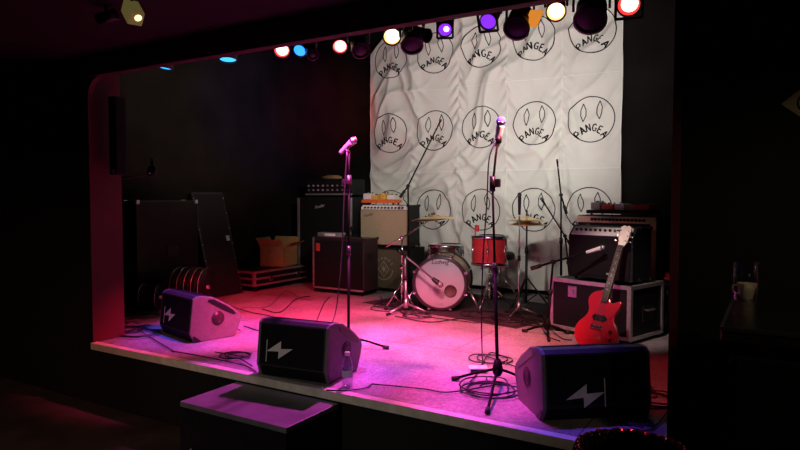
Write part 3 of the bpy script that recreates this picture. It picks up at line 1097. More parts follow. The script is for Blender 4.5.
# ------------------------------------------------------------------ guitar
gb = gp(593, 350.5)
gh = dp(629.5, 227, 4.73)
axis = (gh - gb)
gl = axis.length
axis.normalize()
toc = (CAM - gb)
nrm = (toc - axis * toc.dot(axis)).normalized()
nrm = (nrm + CR * -.55)
nrm = (nrm - axis * nrm.dot(axis)).normalized()
gx = axis.cross(nrm) * -1
if gx.dot(CR) < 0:
    gx = -gx
MG = Matrix((gx, axis, gx.cross(axis))).transposed().to_4x4()
MG.translation = gb
e = thing('electric_guitar', 'red single-cutaway electric guitar leaning on the road case', 'guitar')
e.matrix_world = MG
sc = gl / .99
e.scale = (sc, sc, sc)
left = [(0, 0), (-.07, .004), (-.125, .03), (-.158, .08), (-.165, .135), (-.15, .18), (-.118, .225), (-.102, .262), (-.106, .30), (-.124, .345), (-.126, .385), (-.108, .418), (-.075, .44), (-.03, .445)]
right = [(.022, .435), (.026, .40), (.04, .375), (.065, .37), (.09, .385), (.112, .392), (.122, .375), (.12, .345), (.108, .31), (.103, .27), (.112, .232), (.142, .188), (.163, .145), (.164, .09), (.14, .038), (.08, .006)]
out = crom([V((*p, 0)) for p in left + right + [left[0]]], 5)[:-1]
B().prism([(p.x, p.y) for p in out], .045, Matrix.Translation((0, 0, 0)), bev=.006).make('body', 'guitar_red', e)
nk = B().prism([(-.027, .39), (.027, .39), (.021, .815), (-.021, .815)], .022, Matrix.Translation((0, 0, .033)), bev=.006).make('neck', 'guitar_neck', e)
b = B().prism([(-.026, .365), (.026, .365), (.021, .815), (-.021, .815)], .006, Matrix.Translation((0, 0, .0555)))
for k in range(1, 20):
    y = .815 - .63 * (1 - 2 ** (-k / 12))
    b.bx(-.023, .023, y - .0006, y + .0006, .061, .0622, mi=1)
fb = b.make('fretboard', ['fretboard', 'steel'], nk)
b = B()
for k in (3, 5, 7, 9, 12, 15):
    y = .815 - .63 * (1 - 2 ** (-(k - .5) / 12))
    b.cyl((0, y, .061), (0, y, .0622), .005, n=10)
b.make('inlay', 'ivory', fb)
B().prism([(-.022, .812), (.022, .812), (.036, .85), (.042, .965), (.018, .985), (0, .975), (-.018, .985), (-.042, .965), (-.036, .85)], .016, Matrix.Translation((0, 0, .034)), bev=.004).make('headstock', 'ivory', e)
for s in (-1, 1):
    for k in range(3):
        y = .855 + k * .04
        b = B().cyl((s * .028, y, .05), (s * .028, y, .062), .004, n=8)
        b.cyl((s * .036, y, .042), (s * .056, y, .042), .004, n=8)
        b.box((.018, .012, .008), (s * .058, y, .042), bev=.003)
        b.make('tuning_peg', 'chrome', e)
b = B().bx(-.044, .044, .215, .262, .045, .058, bev=.005)
b.prism([(-.06, .238), (-.044, .222), (-.044, .254)], .01, Matrix.Translation((0, 0, .045))).prism([(.06, .238), (.044, .254), (.044, .222)], .01, Matrix.Translation((0, 0, .045)))
b.make('pickup', 'black_plastic', e)
B().bx(-.045, .045, .155, .178, .047, .064, bev=.005).make('bridge', 'chrome', e)
B().prism([(.03, .29), (.08, .24), (.10, .30), (.09, .35), (.035, .35)], .004, Matrix.Translation((0, 0, .046))).make('pickguard', 'guitar_red', e)
for p in ((.105, .155), (.12, .095)):
    B().cyl((p[0], p[1], .045), (p[0], p[1], .06), .013, .011, n=14).make('knob', 'black_plastic', e)
b = B()
for k in range(6):
    x = -.0175 + k * .007
    b.cyl((x * 1.4, .17, .066), (x, .815, .064), .0009, n=4)
b.make('strings', 'steel', e)

# ------------------------------------------------------------------ wedge monitors
PROF = [(.035, 0), (.0, .075), (.03, .335), (.055, .352), (.10, .355), (.20, .335), (.34, .255), (.43, .185), (.445, .15), (.43, .10), (.385, .01), (.37, 0)]


def wedge(fl, yaw, w, label, flip, mir=False):
    """fl: front-left bottom corner; local x along the front"""
    e = thing('stage_monitor', label, 'stage monitor', fl, yaw, 'wedge monitors along the stage front')
    B().prism(PROF, w - .036, Mx @ Matrix.Translation((0, 0, .018)), bev=.004).make('cabinet', 'wedge_paint', e)
    for s in (0, 1):
        x = 0 if s == 0 else w - .02
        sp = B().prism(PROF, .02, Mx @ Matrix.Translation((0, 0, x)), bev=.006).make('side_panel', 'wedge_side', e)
        xo = x - .003 if s == 0 else x + .02
        # pocket handle along the slope
        q = [(.155, .322), (.20, .318), (.30, .262), (.37, .213), (.395, .182), (.37, .178), (.28, .225), (.18, .285), (.15, .305)]
        B().prism(q, .003, Mx @ Matrix.Translation((0, 0, xo))).make('handle_pocket', 'black_plastic', sp)
        b = B()
        MM = Matrix.Translation((xo, .235, .165)) @ Matrix.Rotation(PI / 2, 4, 'Y')
        b.lathe([(0, 0), (.055, 0), (.055, .003), (0, .003)], MM, n=28)
        for rr_ in (.018, .036, .052):
            b.torus(rr_, .003, MM @ Matrix.Translation((0, 0, .0015)), n=24, m=6)
        b.make('round_port', 'rim_dark', sp)
        q = [(.035, .0), (.02, .04), (.03, .055), (.075, .02), (.09, .002)]
        B().prism(q, .003, Mx @ Matrix.Translation((0, 0, xo))).make('foot_recess', 'black_plastic', sp)
    # logo panel towards the house: follows the lower then the upper front facet
    fp = B()
    lean = math.atan2(.03, .26)
    fp.box((w - .06, .006, .245), (w / 2, .0115, .205), (-lean, 0, 0))
    fp.box((w - .06, .006, .06), (w / 2, .0135, .038), (math.atan2(.035, .075), 0, 0))
    pnl = fp.make('front_panel', 'black_grille', e)
    # lightning mark with upright bar, drawn upright then turned for the flipped cabinet
    lt = [(-.085, -.022), (.0, .035), (-.001, -.002), (.072, .002), (-.013, -.055), (-.014, -.016)]
    s = 1.0 if flip else -1.0
    k = 1.3 if flip else 1.22
    lz = .14 if flip else .165
    lc = V((w / 2 + (-.06 if flip else -.09), (lz - .075) * .03 / .26 - .0045, lz))
    Mf = Matrix.Translation(lc) @ Matrix.Rotation(PI / 2 - lean, 4, 'X')
    b = B()
    b.prism([(s * p[0] * k, s * p[1] * k) for p in lt], .003, Mf @ Matrix.Translation((0, 0, .001)))
    bxp = [(.071, -.055), (.075, -.055), (.075, .055), (.071, .055)]
    b.prism([(s * p[0] * k, s * p[1] * k) for p in bxp], .003, Mf @ Matrix.Translation((0, 0, .001)))
    b.make('logo', 'logo_white', pnl)
    # speaker grille on the stage side slope
    ma = math.atan2(.255 - .185, .43 - .34)
    b = B().prism([(.11, .345), (.11, .357), (.20, .3375), (.34, .2575), (.42, .195), (.42, .185)], w - .08, Mx @ Matrix.Translation((0, 0, .04)))
    b.make('speaker_grille', 'black_grille', e)
    return e


fl = gp(256.5, 375.5); fr = gp(326.5, 386)
d = fr - fl
wedge(fl + V((0, 0, .001)), math.atan2(d.y, d.x), d.length, 'black wedge monitor with white lightning mark, right behind the black step', False)
fl = gp(543, 423.5); th = R(39.0)
wedge(fl + V((0, 0, .001)), th, .575, 'black wedge monitor in front of the red guitar, white lightning mark', True)
fr = gp(190, 344); th = R(-14)
w_ = .54
wedge(fr - V((math.cos(th), math.sin(th), 0)) * w_ + V((0, 0, .001)), th, w_, 'wedge monitor at the left end of the stage, its side panel lit pink', False)

# ------------------------------------------------------------------ microphone stands


def stand(name, base, ztop_, label, cat='microphone stand', leg_r=.30, leg_a0=0.0, legh=.09, m='black_metal', r=.0085, nleg=3, tilt=(0, 0), group='microphone stands on the stage', legs=None):
    e = thing(name, label, cat, base, 0, group)
    H = ztop_ - base.z
    mid = H * .56
    tp = V((tilt[0], tilt[1], H))
    f = lambda t_: V((tp.x * t_, tp.y * t_, .06 + (H - .06) * t_))
    B().tube([(0, 0, .06), f(.56)], r * 1.25, n=10).make('lower_tube', m, e)
    B().tube([f(.55), f(1)], r * .85, n=10).make('upper_tube', m, e)
    B().cyl(f(.53), f(.585), r * 2.0, r * 1.7, n=12).make('clutch', 'black_plastic', e)
    B().lathe([(0, .05), (.018, .05), (.03, .07), (.03, .10), (.018, legh + .06), (0, legh + .06)], n=14).make('hub', m, e)
    aa = legs or [leg_a0 + k * 2 * PI / nleg for k in range(nleg)]
    for a in aa:
        if isinstance(a, tuple):
            a, leg_r = a
        c, s = math.cos(a), math.sin(a)
        L = B().tube([(c * .015, s * .015, legh), (c * leg_r * .55, s * leg_r * .55, legh * .62), (c * leg_r, s * leg_r, .016)], r * .95, n=8).make('leg', m, e)
        B().tube([(c * (leg_r - .025), s * (leg_r - .025), .02), (c * (leg_r + .02), s * (leg_r + .02), .014)], .014, n=8).make('rubber_foot', 'rubber', L)
    return e, tp


def microphone(p, d, label, grille='steel', body='black_metal', L=.17, r=.024, cat='microphone', group='vocal and amp microphones'):
    e = thing('microphone', label, cat, p, 0, group)
    M = align((0, 0, 0), d)
    B().lathe([(0, -L), (r * .55, -L), (r * .62, -L + .01), (r * .85, -r * 1.3), (r * .95, -r), (0, -r * .9)], M, n=18).make('handle', body, e)
    B().sphere(r, M @ Matrix.Translation((0, 0, -.002)), sc=(1, 1, 1.05)).make('grille', grille, e)
    B().torus(r * 1.0, .003, M @ Matrix.Translation((0, 0, -.004)), n=20, m=6).make('grille_band', 'chrome', e)
    return e


def ang_to(base, px, py):
    q = gp(px, py)
    return math.atan2(q.y - base.y, q.x - base.x), (q - base).length


# centre vocal stand
base = gp(497.5, 384)
a1, r1 = ang_to(base, 455, 381); a2, r2 = ang_to(base, 487.5, 414); a3, r3 = ang_to(base, 525, 382)
D0 = (base - CAM).dot(CFH)
ptop = dp(493.0, 183, D0 / math.cos(PITCH) * 1.0 + 0.0)
ptop = CAM + ray(492.5, 183) * ((D0) / ray(492.5, 183).dot(CFH))
e, tp = stand('microphone_stand', base, ptop.z, 'tall black microphone stand beside the coiled cable, front of the stage', legs=[(a1, r1), (a2, r2), (a3, r3)], leg_r=.30, tilt=(ptop.x - base.x, ptop.y - base.y))
rt = ray(498.5, 132); mtop = CAM + rt * (D0 / rt.dot(CFH)) - base
b = B().tube([tp - V((0, 0, .03)), tp.lerp(mtop, .5), mtop - V((0, 0, .04))], .0075, n=8)
b.make('boom_arm', 'black_metal', e)
B().cyl(tp - V((0, 0, .05)), tp + V((0, 0, .04)), .017, n=12).make('boom_clamp', 'black_plastic', e)
B().box((.05, .03, .05), tp + V((.02, .01, .0)), bev=.008).make('wing_knob', 'black_plastic', e)
dm = (CR * .12 + V((0, 0, 1)) + CFH * -.25).normalized()
rt = ray(501, 121); mp_ = CAM + rt * (D0 / rt.dot(CFH))
B().tube([mtop - V((0, 0, .06)), mp_ - base - dm * .09], .019, n=10).make('clip', 'black_plastic', e)
microphone(mp_, dm, 'vocal microphone with blue light coloured into its grille, on the tall centre stand', L=.15, r=.027, body='pedal_white', grille='grille_blue_lit')
# left vocal stand
base = gp(348.5, 349)
D0 = (base - CAM).dot(CFH)
a1, r1 = ang_to(base, 386, 349.5)
rt = ray(349, 178); ptop = CAM + rt * (D0 / rt.dot(CFH))
e, tp = stand('microphone_stand', base, ptop.z, 'black microphone stand behind the wedge that has the water bottle', legs=[a1, a1 + 2.1, a1 + 4.2], leg_r=.28, tilt=(ptop.x - base.x, ptop.y - base.y))
rt = ray(349, 152); mtop = CAM + rt * (D0 / rt.dot(CFH)) - base
B().tube([tp - V((0, 0, .03)), mtop], .0075, n=8).make('boom_arm', 'black_metal', e)
B().cyl(tp - V((0, 0, .09)), tp + V((0, 0, .02)), .018, n=12).make('boom_clamp', 'black_plastic', e)
B().box((.06, .03, .04), tp + V((-.02, -.01, -.03)), bev=.008).make('wing_knob', 'black_plastic', e)
rt = ray(353.5, 140.5); mp_ = CAM + rt * (D0 / rt.dot(CFH))
dm = (CR * .75 + V((0, 0, .66)) + CFH * -.3).normalized()
B().tube([mtop - V((0, 0, .01)), mp_ - base - dm * .09], .017, n=10).make('clip', 'black_plastic', e)
microphone(mp_, dm, 'pale vocal microphone on the stand left of the cloth', L=.14, r=.027, body='pedal_grey')


def boom(base, pole_top_px, b0, b1, label, D1=None, leg_r=.3, m='black_metal', mic_label=None, D=None, legs=None, la=0.4, r=.0105, mic_kw=None):
    D0 = (base - CAM).dot(CFH)
    rt = ray(*pole_top_px)
    pt = CAM + rt * (D0 / rt.dot(CFH))
    e, tp = stand('boom_stand', base, pt.z, label, leg_r=leg_r, leg_a0=la, m=m, r=r, tilt=(pt.x - base.x, pt.y - base.y))
    rt = ray(*b0); p0 = CAM + rt * ((D0 - (D1 or 0) * .25) / rt.dot(CFH)) - base
    rt = ray(*b1); p1 = CAM + rt * ((D0 + (D1 or 0)) / rt.dot(CFH)) - base
    # make the arm pass through the pole top
    B().tube([p0, tp, p1], r * .8, n=8).make('boom_arm', m, e)
    B().cyl(p0 - (tp - p0).normalized() * .02, p0 + (tp - p0).normalized() * .07, r * 1.6, n=10).make('counterweight', 'black_plastic', e)
    B().sphere(.022, Matrix.Translation(tp), seg=12).make('boom_clamp', 'black_plastic', e)
    if mic_label:
        d_ = (p1 - tp).normalized()
        kw = dict(L=.14, r=.02)
        kw.update(mic_kw or {})
        microphone(base + p1 + d_ * (kw['L'] + .003), d_, mic_label, **kw)
    return e


boom(gp(409, 300), (408, 186), (401, 196), (437, 128), 'tall black boom stand slanting up over the cloth, left of the drums', mic_label='slim black overhead microphone at the top of the slanted boom', mic_kw=dict(r=.012, L=.09, grille='black_metal'))
boom(gp(406, 313), (405, 256), (398, 250), (432, 278), 'low pinkish boom stand reaching to the kick drum', D1=-.05, leg_r=.22, m='steel', la=.2, mic_label='microphone pointing at the hole of the kick drum', mic_kw=dict(r=.03, L=.10, body='dark_metal', grille='steel'))
boom(gp(561, 303), (561, 195), (566, 212), (558, 168), 'tall black boom stand right of the drums against the cloth', leg_r=.25, mic_label='small black overhead microphone right of the hi-hat', mic_kw=dict(r=.013, L=.08, grille='black_metal'))
boom(gp(572, 301), (565, 236), (571, 246), (546, 206), 'short black boom stand leaning left beside the road case', leg_r=.22, la=1.2, mic_label='black microphone over the hi-hat', mic_kw=dict(r=.016, L=.09, grille='dark_metal'))
boom(gp(547, 336), (553, 262), (533, 268), (586, 252.5), 'low black boom stand reaching across the road case front', leg_r=.2, la=.9, D1=-.12, mic_label='pinkish silver microphone in front of the black combo amp', mic_kw=dict(r=.02, L=.13, body='pedal_white'))
# amp mic in front of tan grille
b0 = gp(358, 297)
boom(gp(356, 288), (352, 228), (347, 231), (361, 227.5), 'short black stand between red-tinted combo and tan combo', leg_r=.1, mic_label='black microphone close to the tan grille cloth', mic_kw=dict(r=.022, L=.09, grille='black_metal'), la=.9)

# ------------------------------------------------------------------ drums
kc = gp(440, 311.5)
kdir = (CAM - kc)
kdir.z = 0
kdir.normalize()
kdir = (Matrix.Rotation(R(-9), 3, 'Z') @ kdir)
KR = .268
kloc = V((kc.x, kc.y, SZ))
kyaw = math.atan2(kdir.y, kdir.x) + PI / 2      # local -Y is the front
e = thing('bass_drum', 'bass drum with a pale front head, dark hoop and off-centre hole', 'drum', kloc, kyaw)
kz = KR + .012
Mk = Matrix.Translation((0, 0, kz)) @ Matrix.Rotation(PI / 2, 4, 'X')      # lathe z -> local -Y (front)
B().lathe([(KR - .012, -.40), (KR - .012, 0)], Mk, n=40).make('shell', 'drum_wood', e)
hd = B().lathe([(0, .012), (KR - .03, .012), (KR - .016, .004)], Mk, n=40).make('front_head', 'drum_head', e)
B().lathe([(0, -.41), (KR - .02, -.41)], Mk, n=40).make('rear_head', 'drum_head', e)
for z in (.0, -.43):
    B().lathe([(KR - .028, z + .02), (KR + .004, z + .025), (KR + .006, z - .02), (KR - .012, z - .02)], Mk, n=40).make('hoop', 'rim_dark', e)
pr_ = Mk @ Matrix.Translation((.105, -.075, .0135))
b = B().lathe([(0, 0), (.058, 0), (.058, .002)], pr_, n=28)
b.make('port_hole', 'port_dark', hd)
B().torus(.058, .005, pr_, n=28, m=8).make('port_ring', 'rim_dark', hd)
B().text('Ludwig', .06, Mk @ Matrix.Translation((0, .207, .0145)), extrude=.0005, shear=.2).make('logo', 'ink', hd)
B().box((.07, .002, .008), (0, -.0145, kz - .20)).make('maker_mark', 'silver_print', hd)
for k in range(8):
    a = 2 * PI * (k + .5) / 8
    p = V((math.cos(a) * (KR + .008), 0, kz + math.sin(a) * (KR + .008)))
    b = B().cyl(p + V((0, -.02, 0)), p + V((0, .42, 0)), .005, n=8)
    b.cyl(p + V((0, .06, 0)), p + V((0, .11, 0)), .012, n=10)
    b.box((.03, .02, .02), p + V((0, -.02, 0)), bev=.004)
    b.make('tension_rod', 'chrome', e)
for s in (-1, 1):
    B().tube([(s * (KR - .02), .12, kz - .03), (s * (KR + .12), .02, .012)], .010, n=8).make('spur', 'chrome', e)


def drum(loc, yaw, r, h, shell, label, tilt=0.0, name='drum', legs=None):
    e = thing(name, label, 'drum', loc, yaw)
    e.rotation_euler = (tilt, 0, yaw)
    B().lathe([(r, 0.0), (r, h)], n=36).make('shell', shell, e)
    B().lathe([(0, h + .004), (r * .97, h + .004), (r * 1.0, h - .002)], n=36).make('batter_head', 'drum_head', e)
    B().lathe([(0, -.003), (r, -.003)], n=36).make('resonant_head', 'drum_head', e)
    for z in (0, h):
        B().lathe([(r + .001, z - .016), (r + .012, z - .016), (r + .012, z + .014), (r + .002, z + .014), (r + .001, z - .016)], n=36).make('hoop', 'chrome', e)
    for k in range(6):
        a = 2 * PI * (k + .5) / 6
        c, s = math.cos(a), math.sin(a)
        b = B().cyl((c * (r + .014), s * (r + .014), 0), (c * (r + .014), s * (r + .014), h), .004, n=8)
        b.cyl((c * (r + .008), s * (r + .008), h * .5 - .025), (c * (r + .008), s * (r + .008), h * .5 + .025), .014, n=10)
        b.make('lug', 'chrome', e)
    return e


def tripod_stand(base, H, label, m='chrome', basket=0.0, leg_r=.22, legh=.28, a0=.3, r=.010, name='drum_stand', cat='drum stand', grp='drum hardware'):
    e = thing(name, label, cat, base, 0, grp)
    B().tube([(0, 0, .05), (0, 0, H * .6)], r * 1.3, n=10).make('lower_tube', m, e)
    B().tube([(0, 0, H * .58), (0, 0, H)], r * .9, n=10).make('upper_tube', m, e)
    B().cyl((0, 0, H * .56), (0, 0, H * .62), r * 2, n=12).make('clutch', m, e)
    for k in range(3):
        a = a0 + k * 2 * PI / 3
        c, s = math.cos(a), math.sin(a)
        b = B().tube([(c * .014, s * .014, legh), (c * leg_r, s * leg_r, .016)], r * .8, n=8)
        b.tube([(c * .014, s * .014, .07), (c * leg_r * .5, s * leg_r * .5, legh * .5 + .01)], r * .6, n=6)
        L = b.make('leg', m, e)
        B().sphere(.018, Matrix.Translation((c * leg_r, s * leg_r, .017)), seg=10).make('rubber_foot', 'rubber', L)
    if basket:
        for k in range(3):
            a = a0 + k * 2 * PI / 3
            c, s = math.cos(a), math.sin(a)
            B().tube([(0, 0, H - .005), (c * basket, s * basket, H - .005), (c * basket, s * basket, H + .03)], r * .7, n=8).make('basket_arm', m, e)
    return e


# red tom on a stand
D1 = 6.15
pt = dp(489.5, 263, D1)
tb = V((pt.x, pt.y, SZ))
th_ = pt.z - SZ
tripod_stand(tb, th_ - .034, 'chrome tripod stand under the red tom', basket=.188, leg_r=.24, legh=.26, a0=.5)
drum(V((pt.x, pt.y, pt.z + .0)), .3, .172, .262, 'drum_red', 'bright red tom drum with chrome hoops, right of the bass drum', name='tom_drum')
e = thing('microphone', 'reddish clip microphone standing on the rim of the red tom', 'microphone', V((pt.x, pt.y, pt.z + .285)) - CR * .15 - CFH * .05, 0)
B().tube([(0, 0, -.01), (0, 0, .05), (.03, 0, .07)], .007, n=8).make('gooseneck', 'steel', e)
B().lathe([(0, 0), (.018, 0), (.022, .03), (.022, .06), (0, .07)], Matrix.Translation((.02, 0, .03)), n=14).make('capsule', 'drum_red', e)
# snare behind kick
ps = dp(446, 251, 6.62)
sb = V((ps.x, ps.y, SZ))
sh = ps.z - SZ - .07
tripod_stand(sb, sh - .034, 'chrome stand of the snare hidden behind the bass drum', basket=.19, leg_r=.18, legh=.2)
drum(V((ps.x, ps.y, SZ + sh)), .1, .175, .13, 'chrome', 'shallow chrome snare drum showing just above the bass drum', name='snare_drum')
# crash cymbal with slanted boom stand
cb = gp(404.5, 311)
cb = gp(402, 309)
D0 = (cb - CAM).dot(CFH)


def atD(px, py, D):
    r_ = ray(px, py)
    return CAM + r_ * (D / r_.dot(CFH))


cp = atD(433, 218, D0 + .25)
e = tripod_stand(cb, atD(403, 238, D0).z - SZ, 'pinkish lit cymbal stand with slanted boom, left of the bass drum', leg_r=.17, legh=.26, a0=1.9, name='cymbal_stand', cat='cymbal stand', m='chrome')
j = V((0, 0, atD(403, 238, D0).z - SZ))
p0 = atD(386, 247, D0) - cb
p1 = cp - cb
B().tube([p0, j, p1], .008, n=8).make('boom_arm', 'chrome', e)
B().sphere(.024, Matrix.Translation(j), seg=12).make('boom_clamp', 'chrome', e)
B().cyl(p1 - V((0, 0, .03)), p1 + V((0, 0, .035)), .008, n=8).make('cymbal_post', 'chrome', e)


def cymbal(p, r, label, tx_=0.0, ty_=0.0, m='brass'):
    e = thing('cymbal', label, 'cymbal', p)
    e.rotation_euler = (tx_, ty_, 0)
    B().lathe([(0.012, .028), (.03, .026), (.05, .012), (.06, .008), (r * .6, .0), (r, -.02), (r, -.0215), (r * .6, -.002), (.058, .006), (.03, .022), (.012, .026)], n=44).make('bow', m, e)
    B().cyl((0, 0, .026), (0, 0, .045), .012, n=10).make('felt_nut', 'port_dark', e)
    return e


cymbal(cp + V((0, 0, .008)), .225, 'brass cymbal over the bass drum, on the slanted boom', R(4), R(-3))
# hi-hat
hb = gp(526, 308)
D0 = (hb - CAM).dot(CFH)
hp = atD(527.5, 220, D0)
e = tripod_stand(hb, hp.z - SZ + .10, 'dark hi-hat stand right of the red tom', leg_r=.24, legh=.3, a0=.2, name='hi_hat_stand', cat='cymbal stand', m='dark_metal')
B().box((.08, .26, .015), (0.02, -.12, .02), (.08, 0, .2), bev=.004).make('pedal', 'dark_metal', e)
cymbal(V((hb.x, hb.y, hp.z + .012)), .185, 'upper hi-hat cymbal, brass, right of the red tom')
o = cymbal(V((hb.x, hb.y, hp.z - .028)), .185, 'lower hi-hat cymbal directly under the upper one')
# chrome stand with upright mic between tom and hi-hat
mb = gp(518.5, 317)
D0 = (mb - CAM).dot(CFH)
zt = atD(519, 216, D0).z
e, tp = stand('microphone_stand', mb, zt, 'thin chrome microphone stand rising between red tom and hi-hat', m='steel', leg_r=.2, r=.008, la=.3) if False else stand('microphone_stand', mb, zt, 'thin chrome microphone stand rising between red tom and hi-hat', m='steel', leg_r=.2, r=.008, leg_a0=.4)
microphone(mb + tp + V((0, 0, .20)), (0, 0, 1), 'upright dark microphone on the thin chrome stand', L=.19, r=.02, body='dark_metal', grille='dark_metal')
# drummer stool behind
sp_ = dp(500, 262, 7.0)
e = thing('drum_throne', 'round black drum stool behind the red tom', 'stool', (sp_.x, sp_.y, SZ))
B().lathe([(0, .42), (.15, .42), (.165, .44), (.165, .48), (.14, .50), (0, .505)], n=28).make('seat', 'black_tolex', e)
B().cyl((0, 0, .1), (0, 0, .42), .014, n=10).make('post', 'chrome', e)
for k in range(3):
    a = k * 2 * PI / 3 + .4
    B().tube([(0, 0, .25), (.2 * math.cos(a), .2 * math.sin(a), .01)], .009, n=8).make('leg', 'chrome', e)
# rug
rc = [gp(384, 318), gp(552, 325), None, None]
ctr = gp(470, 306)
e = B()
rp = [(-.95, -.62), (.95, -.62), (1.0, .62), (-.9, .66)]
e.prism(rp, .006, None, bev=.002)
o = e.make('drum_rug', 'rug', None, (ctr.x, ctr.y, SZ + .0005), (0, 0, R(-12)))
tag(o, 'dark worn rug under the drum kit', 'rug')

# ------------------------------------------------------------------ water bottle
bp_ = gp(347.5, 386.5)
e = thing('water_bottle', 'clear plastic water bottle beside the middle wedge monitor', 'bottle', bp_)
prof = [(0, .004), (.022, .0), (.031, .008), (.032, .05), (.029, .058), (.032, .066), (.029, .085), (.0315, .10), (.031, .13), (.024, .158), (.013, .178), (.012, .19), (.0105, .19), (.011, .178), (.022, .157), (.029, .13), (.03, .05), (.029, .012), (0, .008)]
B().lathe(prof, n=24).make('body', 'bottle_plastic', e)
B().lathe([(.0325, .06), (.0328, .062), (.0328, .1), (.0325, .102)], n=24).make('paper_label', 'label_blue', e)
B().lathe([(0.012, .186), (.0155, .186), (.0155, .206), (0, .208)], n=18).make('cap', 'white_panel', e)
bp2 = gp(324, 386.5) - CFH * .06
# ------------------------------------------------------------------ left clutter
# upright black flight case by the left wall
e = thing('flight_case', 'large upright black case against the left stage wall', 'flight case', (LEFT + .02, 1.12, SZ))
B().bx(0, .22, 0, .76, .0, 1.08, bev=.01).make('case_panel', 'black_paint', e)
b = B()
for y in (0, .76):
    b.bx(.2, .226, y - .006 if y else -.004, y + .004 if y else .006, 0.004, 1.08)
b.bx(.2, .226, 0, .76, 1.07, 1.084)
b.make('edge_profile', 'dark_metal', e)
corners(B(), -.004, .226, -.004, .764, .002, 1.086, s=.04).make('corner_cap', 'steel', e)
b = B().bx(.222, .232, .36, .5, .5, .6, bev=.003)
b.make('handle_dish', 'dark_metal', e)
# leaning lid
lb = gp(228, 297)
e = thing('case_lid', 'long black case lid leaning against the left wall beside the cable reels', 'lid', (-.87, 1.93, SZ + .012))
e.rotation_euler = (0, R(-15), 0)
B().bx(-.05, 0, 0, .46, 0, 1.20, bev=.006).make('lid_panel', 'black_tolex', e)
b = B()
b.bx(-.006, .004, -.003, .018, 0, 1.2).bx(-.006, .004, .442, .463, 0, 1.2).bx(-.006, .004, 0, .46, 1.185, 1.204).bx(-.006, .004, 0, .46, -.002, .016)
b.make('edge_profile', 'dark_metal', e)
b = B()
for k in range(7):
    for y in (.008, .452):
        b.sphere(.007, Matrix.Translation((.004, y, .05 + k * .18)), seg=8)
b.make('rivet', 'steel', e)
b = B().bx(.002, .012, .37, .42, .62, .68, bev=.003)
b.make('latch', 'steel', e)


def reel(loc, yaw, r, w, label, nf=1):
    e = thing('cable_reel', label, 'cable reel', loc, yaw)
    Mr = Matrix.Translation((0, 0, r)) @ Matrix.Rotation(PI / 2, 4, 'Y')
    for z in [-w / 2 + w * k_ / nf for k_ in range(nf + 1)]:
        B().lathe([(0, z - .006), (r - .004, z - .006), (r, z), (r - .004, z + .006), (0, z + .006)], Mr, n=36).make('flange', 'black_paint', e)
        B().torus(r - .003, .004, Mr @ Matrix.Translation((0, 0, z)), n=36, m=6).make('flange_rim', 'steel', e)
    b = B()
    q = random.Random(int(r * 1000))
    for k in range(9):
        for l in range(2):
            b.torus(r * (.70 + .12 * l), .010, Mr @ Matrix.Translation((0, 0, -w / 2 + .02 + k * (w - .04) / 8)), n=30, m=6)
    b.make('wound_cable', 'cable_black', e)
    B().cyl((-w / 2 - .03, 0, r), (w / 2 + .03, 0, r), .02, n=12).make('axle', 'steel', e)


reel((-.67, 1.50, SZ), R(22), .20, .30, 'wide black cable reel in front of the leaning lid', 4)
reel((-.84, 1.13, SZ), R(30), .13, .16, 'smaller cable reel behind the left wedge monitor')
# low flight case with wheels
e = thing('flight_case', 'low wheeled case with metal edges under the cardboard box', 'flight case', (-1.18, 2.47, SZ))
LW, LD, LH = .42, 1.05, .24
B().bx(.006, LW - .006, .006, LD - .006, .07, LH).make('case_panel', 'black_paint', e)
b = B()
for z in (.07, LH - .02, .145):
    b.bx(0, LW, -.002, .008, z, z + .022).bx(LW - .008, LW + .002, 0, LD, z, z + .022)
for (x, y) in ((0, 0), (LW - .03, 0)):
    b.bx(x, x + .03, -.003, .01, .07, LH)
b.bx(LW - .01, LW + .003, 0, .03, .07, LH).bx(LW - .01, LW + .003, LD - .03, LD, .07, LH)
b.bx(0, LW, 0, .03, LH - .002, LH + .004).bx(LW - .03, LW, 0, LD, LH - .002, LH + .004)
b.make('edge_profile', 'aluminium', e)
for x in (.06, LW - .06):
    for y in (.08, LD - .08):
        b = B().cyl((x - .015, y, .03), (x + .015, y, .03), .03, n=14)
        b.bx(x - .022, x + .022, y - .02, y + .02, .05, .072)
        b.make('caster', 'rubber', e)
for y in (.25, .75):
    B().bx(LW, LW + .01, y, y + .06, .11, .17, bev=.003).make('latch', 'steel', e)
# cardboard boxes
e = thing('cardboard_box', 'open brown cardboard box on the low wheeled case', 'box', (-1.0, 3.16, SZ + LH + .006), R(14))
b = B()
W2, D2, H2 = .34, .36, .25
b.bx(-W2 / 2, W2 / 2, -D2 / 2, -D2 / 2 + .005, 0, H2).bx(-W2 / 2, W2 / 2, D2 / 2 - .005, D2 / 2, 0, H2)
b.bx(-W2 / 2, -W2 / 2 + .005, -D2 / 2, D2 / 2, 0, H2).bx(W2 / 2 - .005, W2 / 2, -D2 / 2, D2 / 2, 0, H2)
b.bx(-W2 / 2, W2 / 2, -D2 / 2, D2 / 2, 0, .005)
b.make('carton', 'cardboard', e)
for (sx, sy, rx, ry) in ((0, -1, R(40), 0), (0, 1, R(-25), 0), (-1, 0, 0, R(-30)), (1, 0, 0, R(60))):
    b = B()
    if sy:
        b.bx(-W2 / 2, W2 / 2, -.002, .002, 0, .12)
    else:
        b.bx(-.002, .002, -D2 / 2, D2 / 2, 0, .12)
    b.make('flap', 'cardboard', e, (sx * W2 / 2, sy * D2 / 2, H2), (rx, ry, 0))
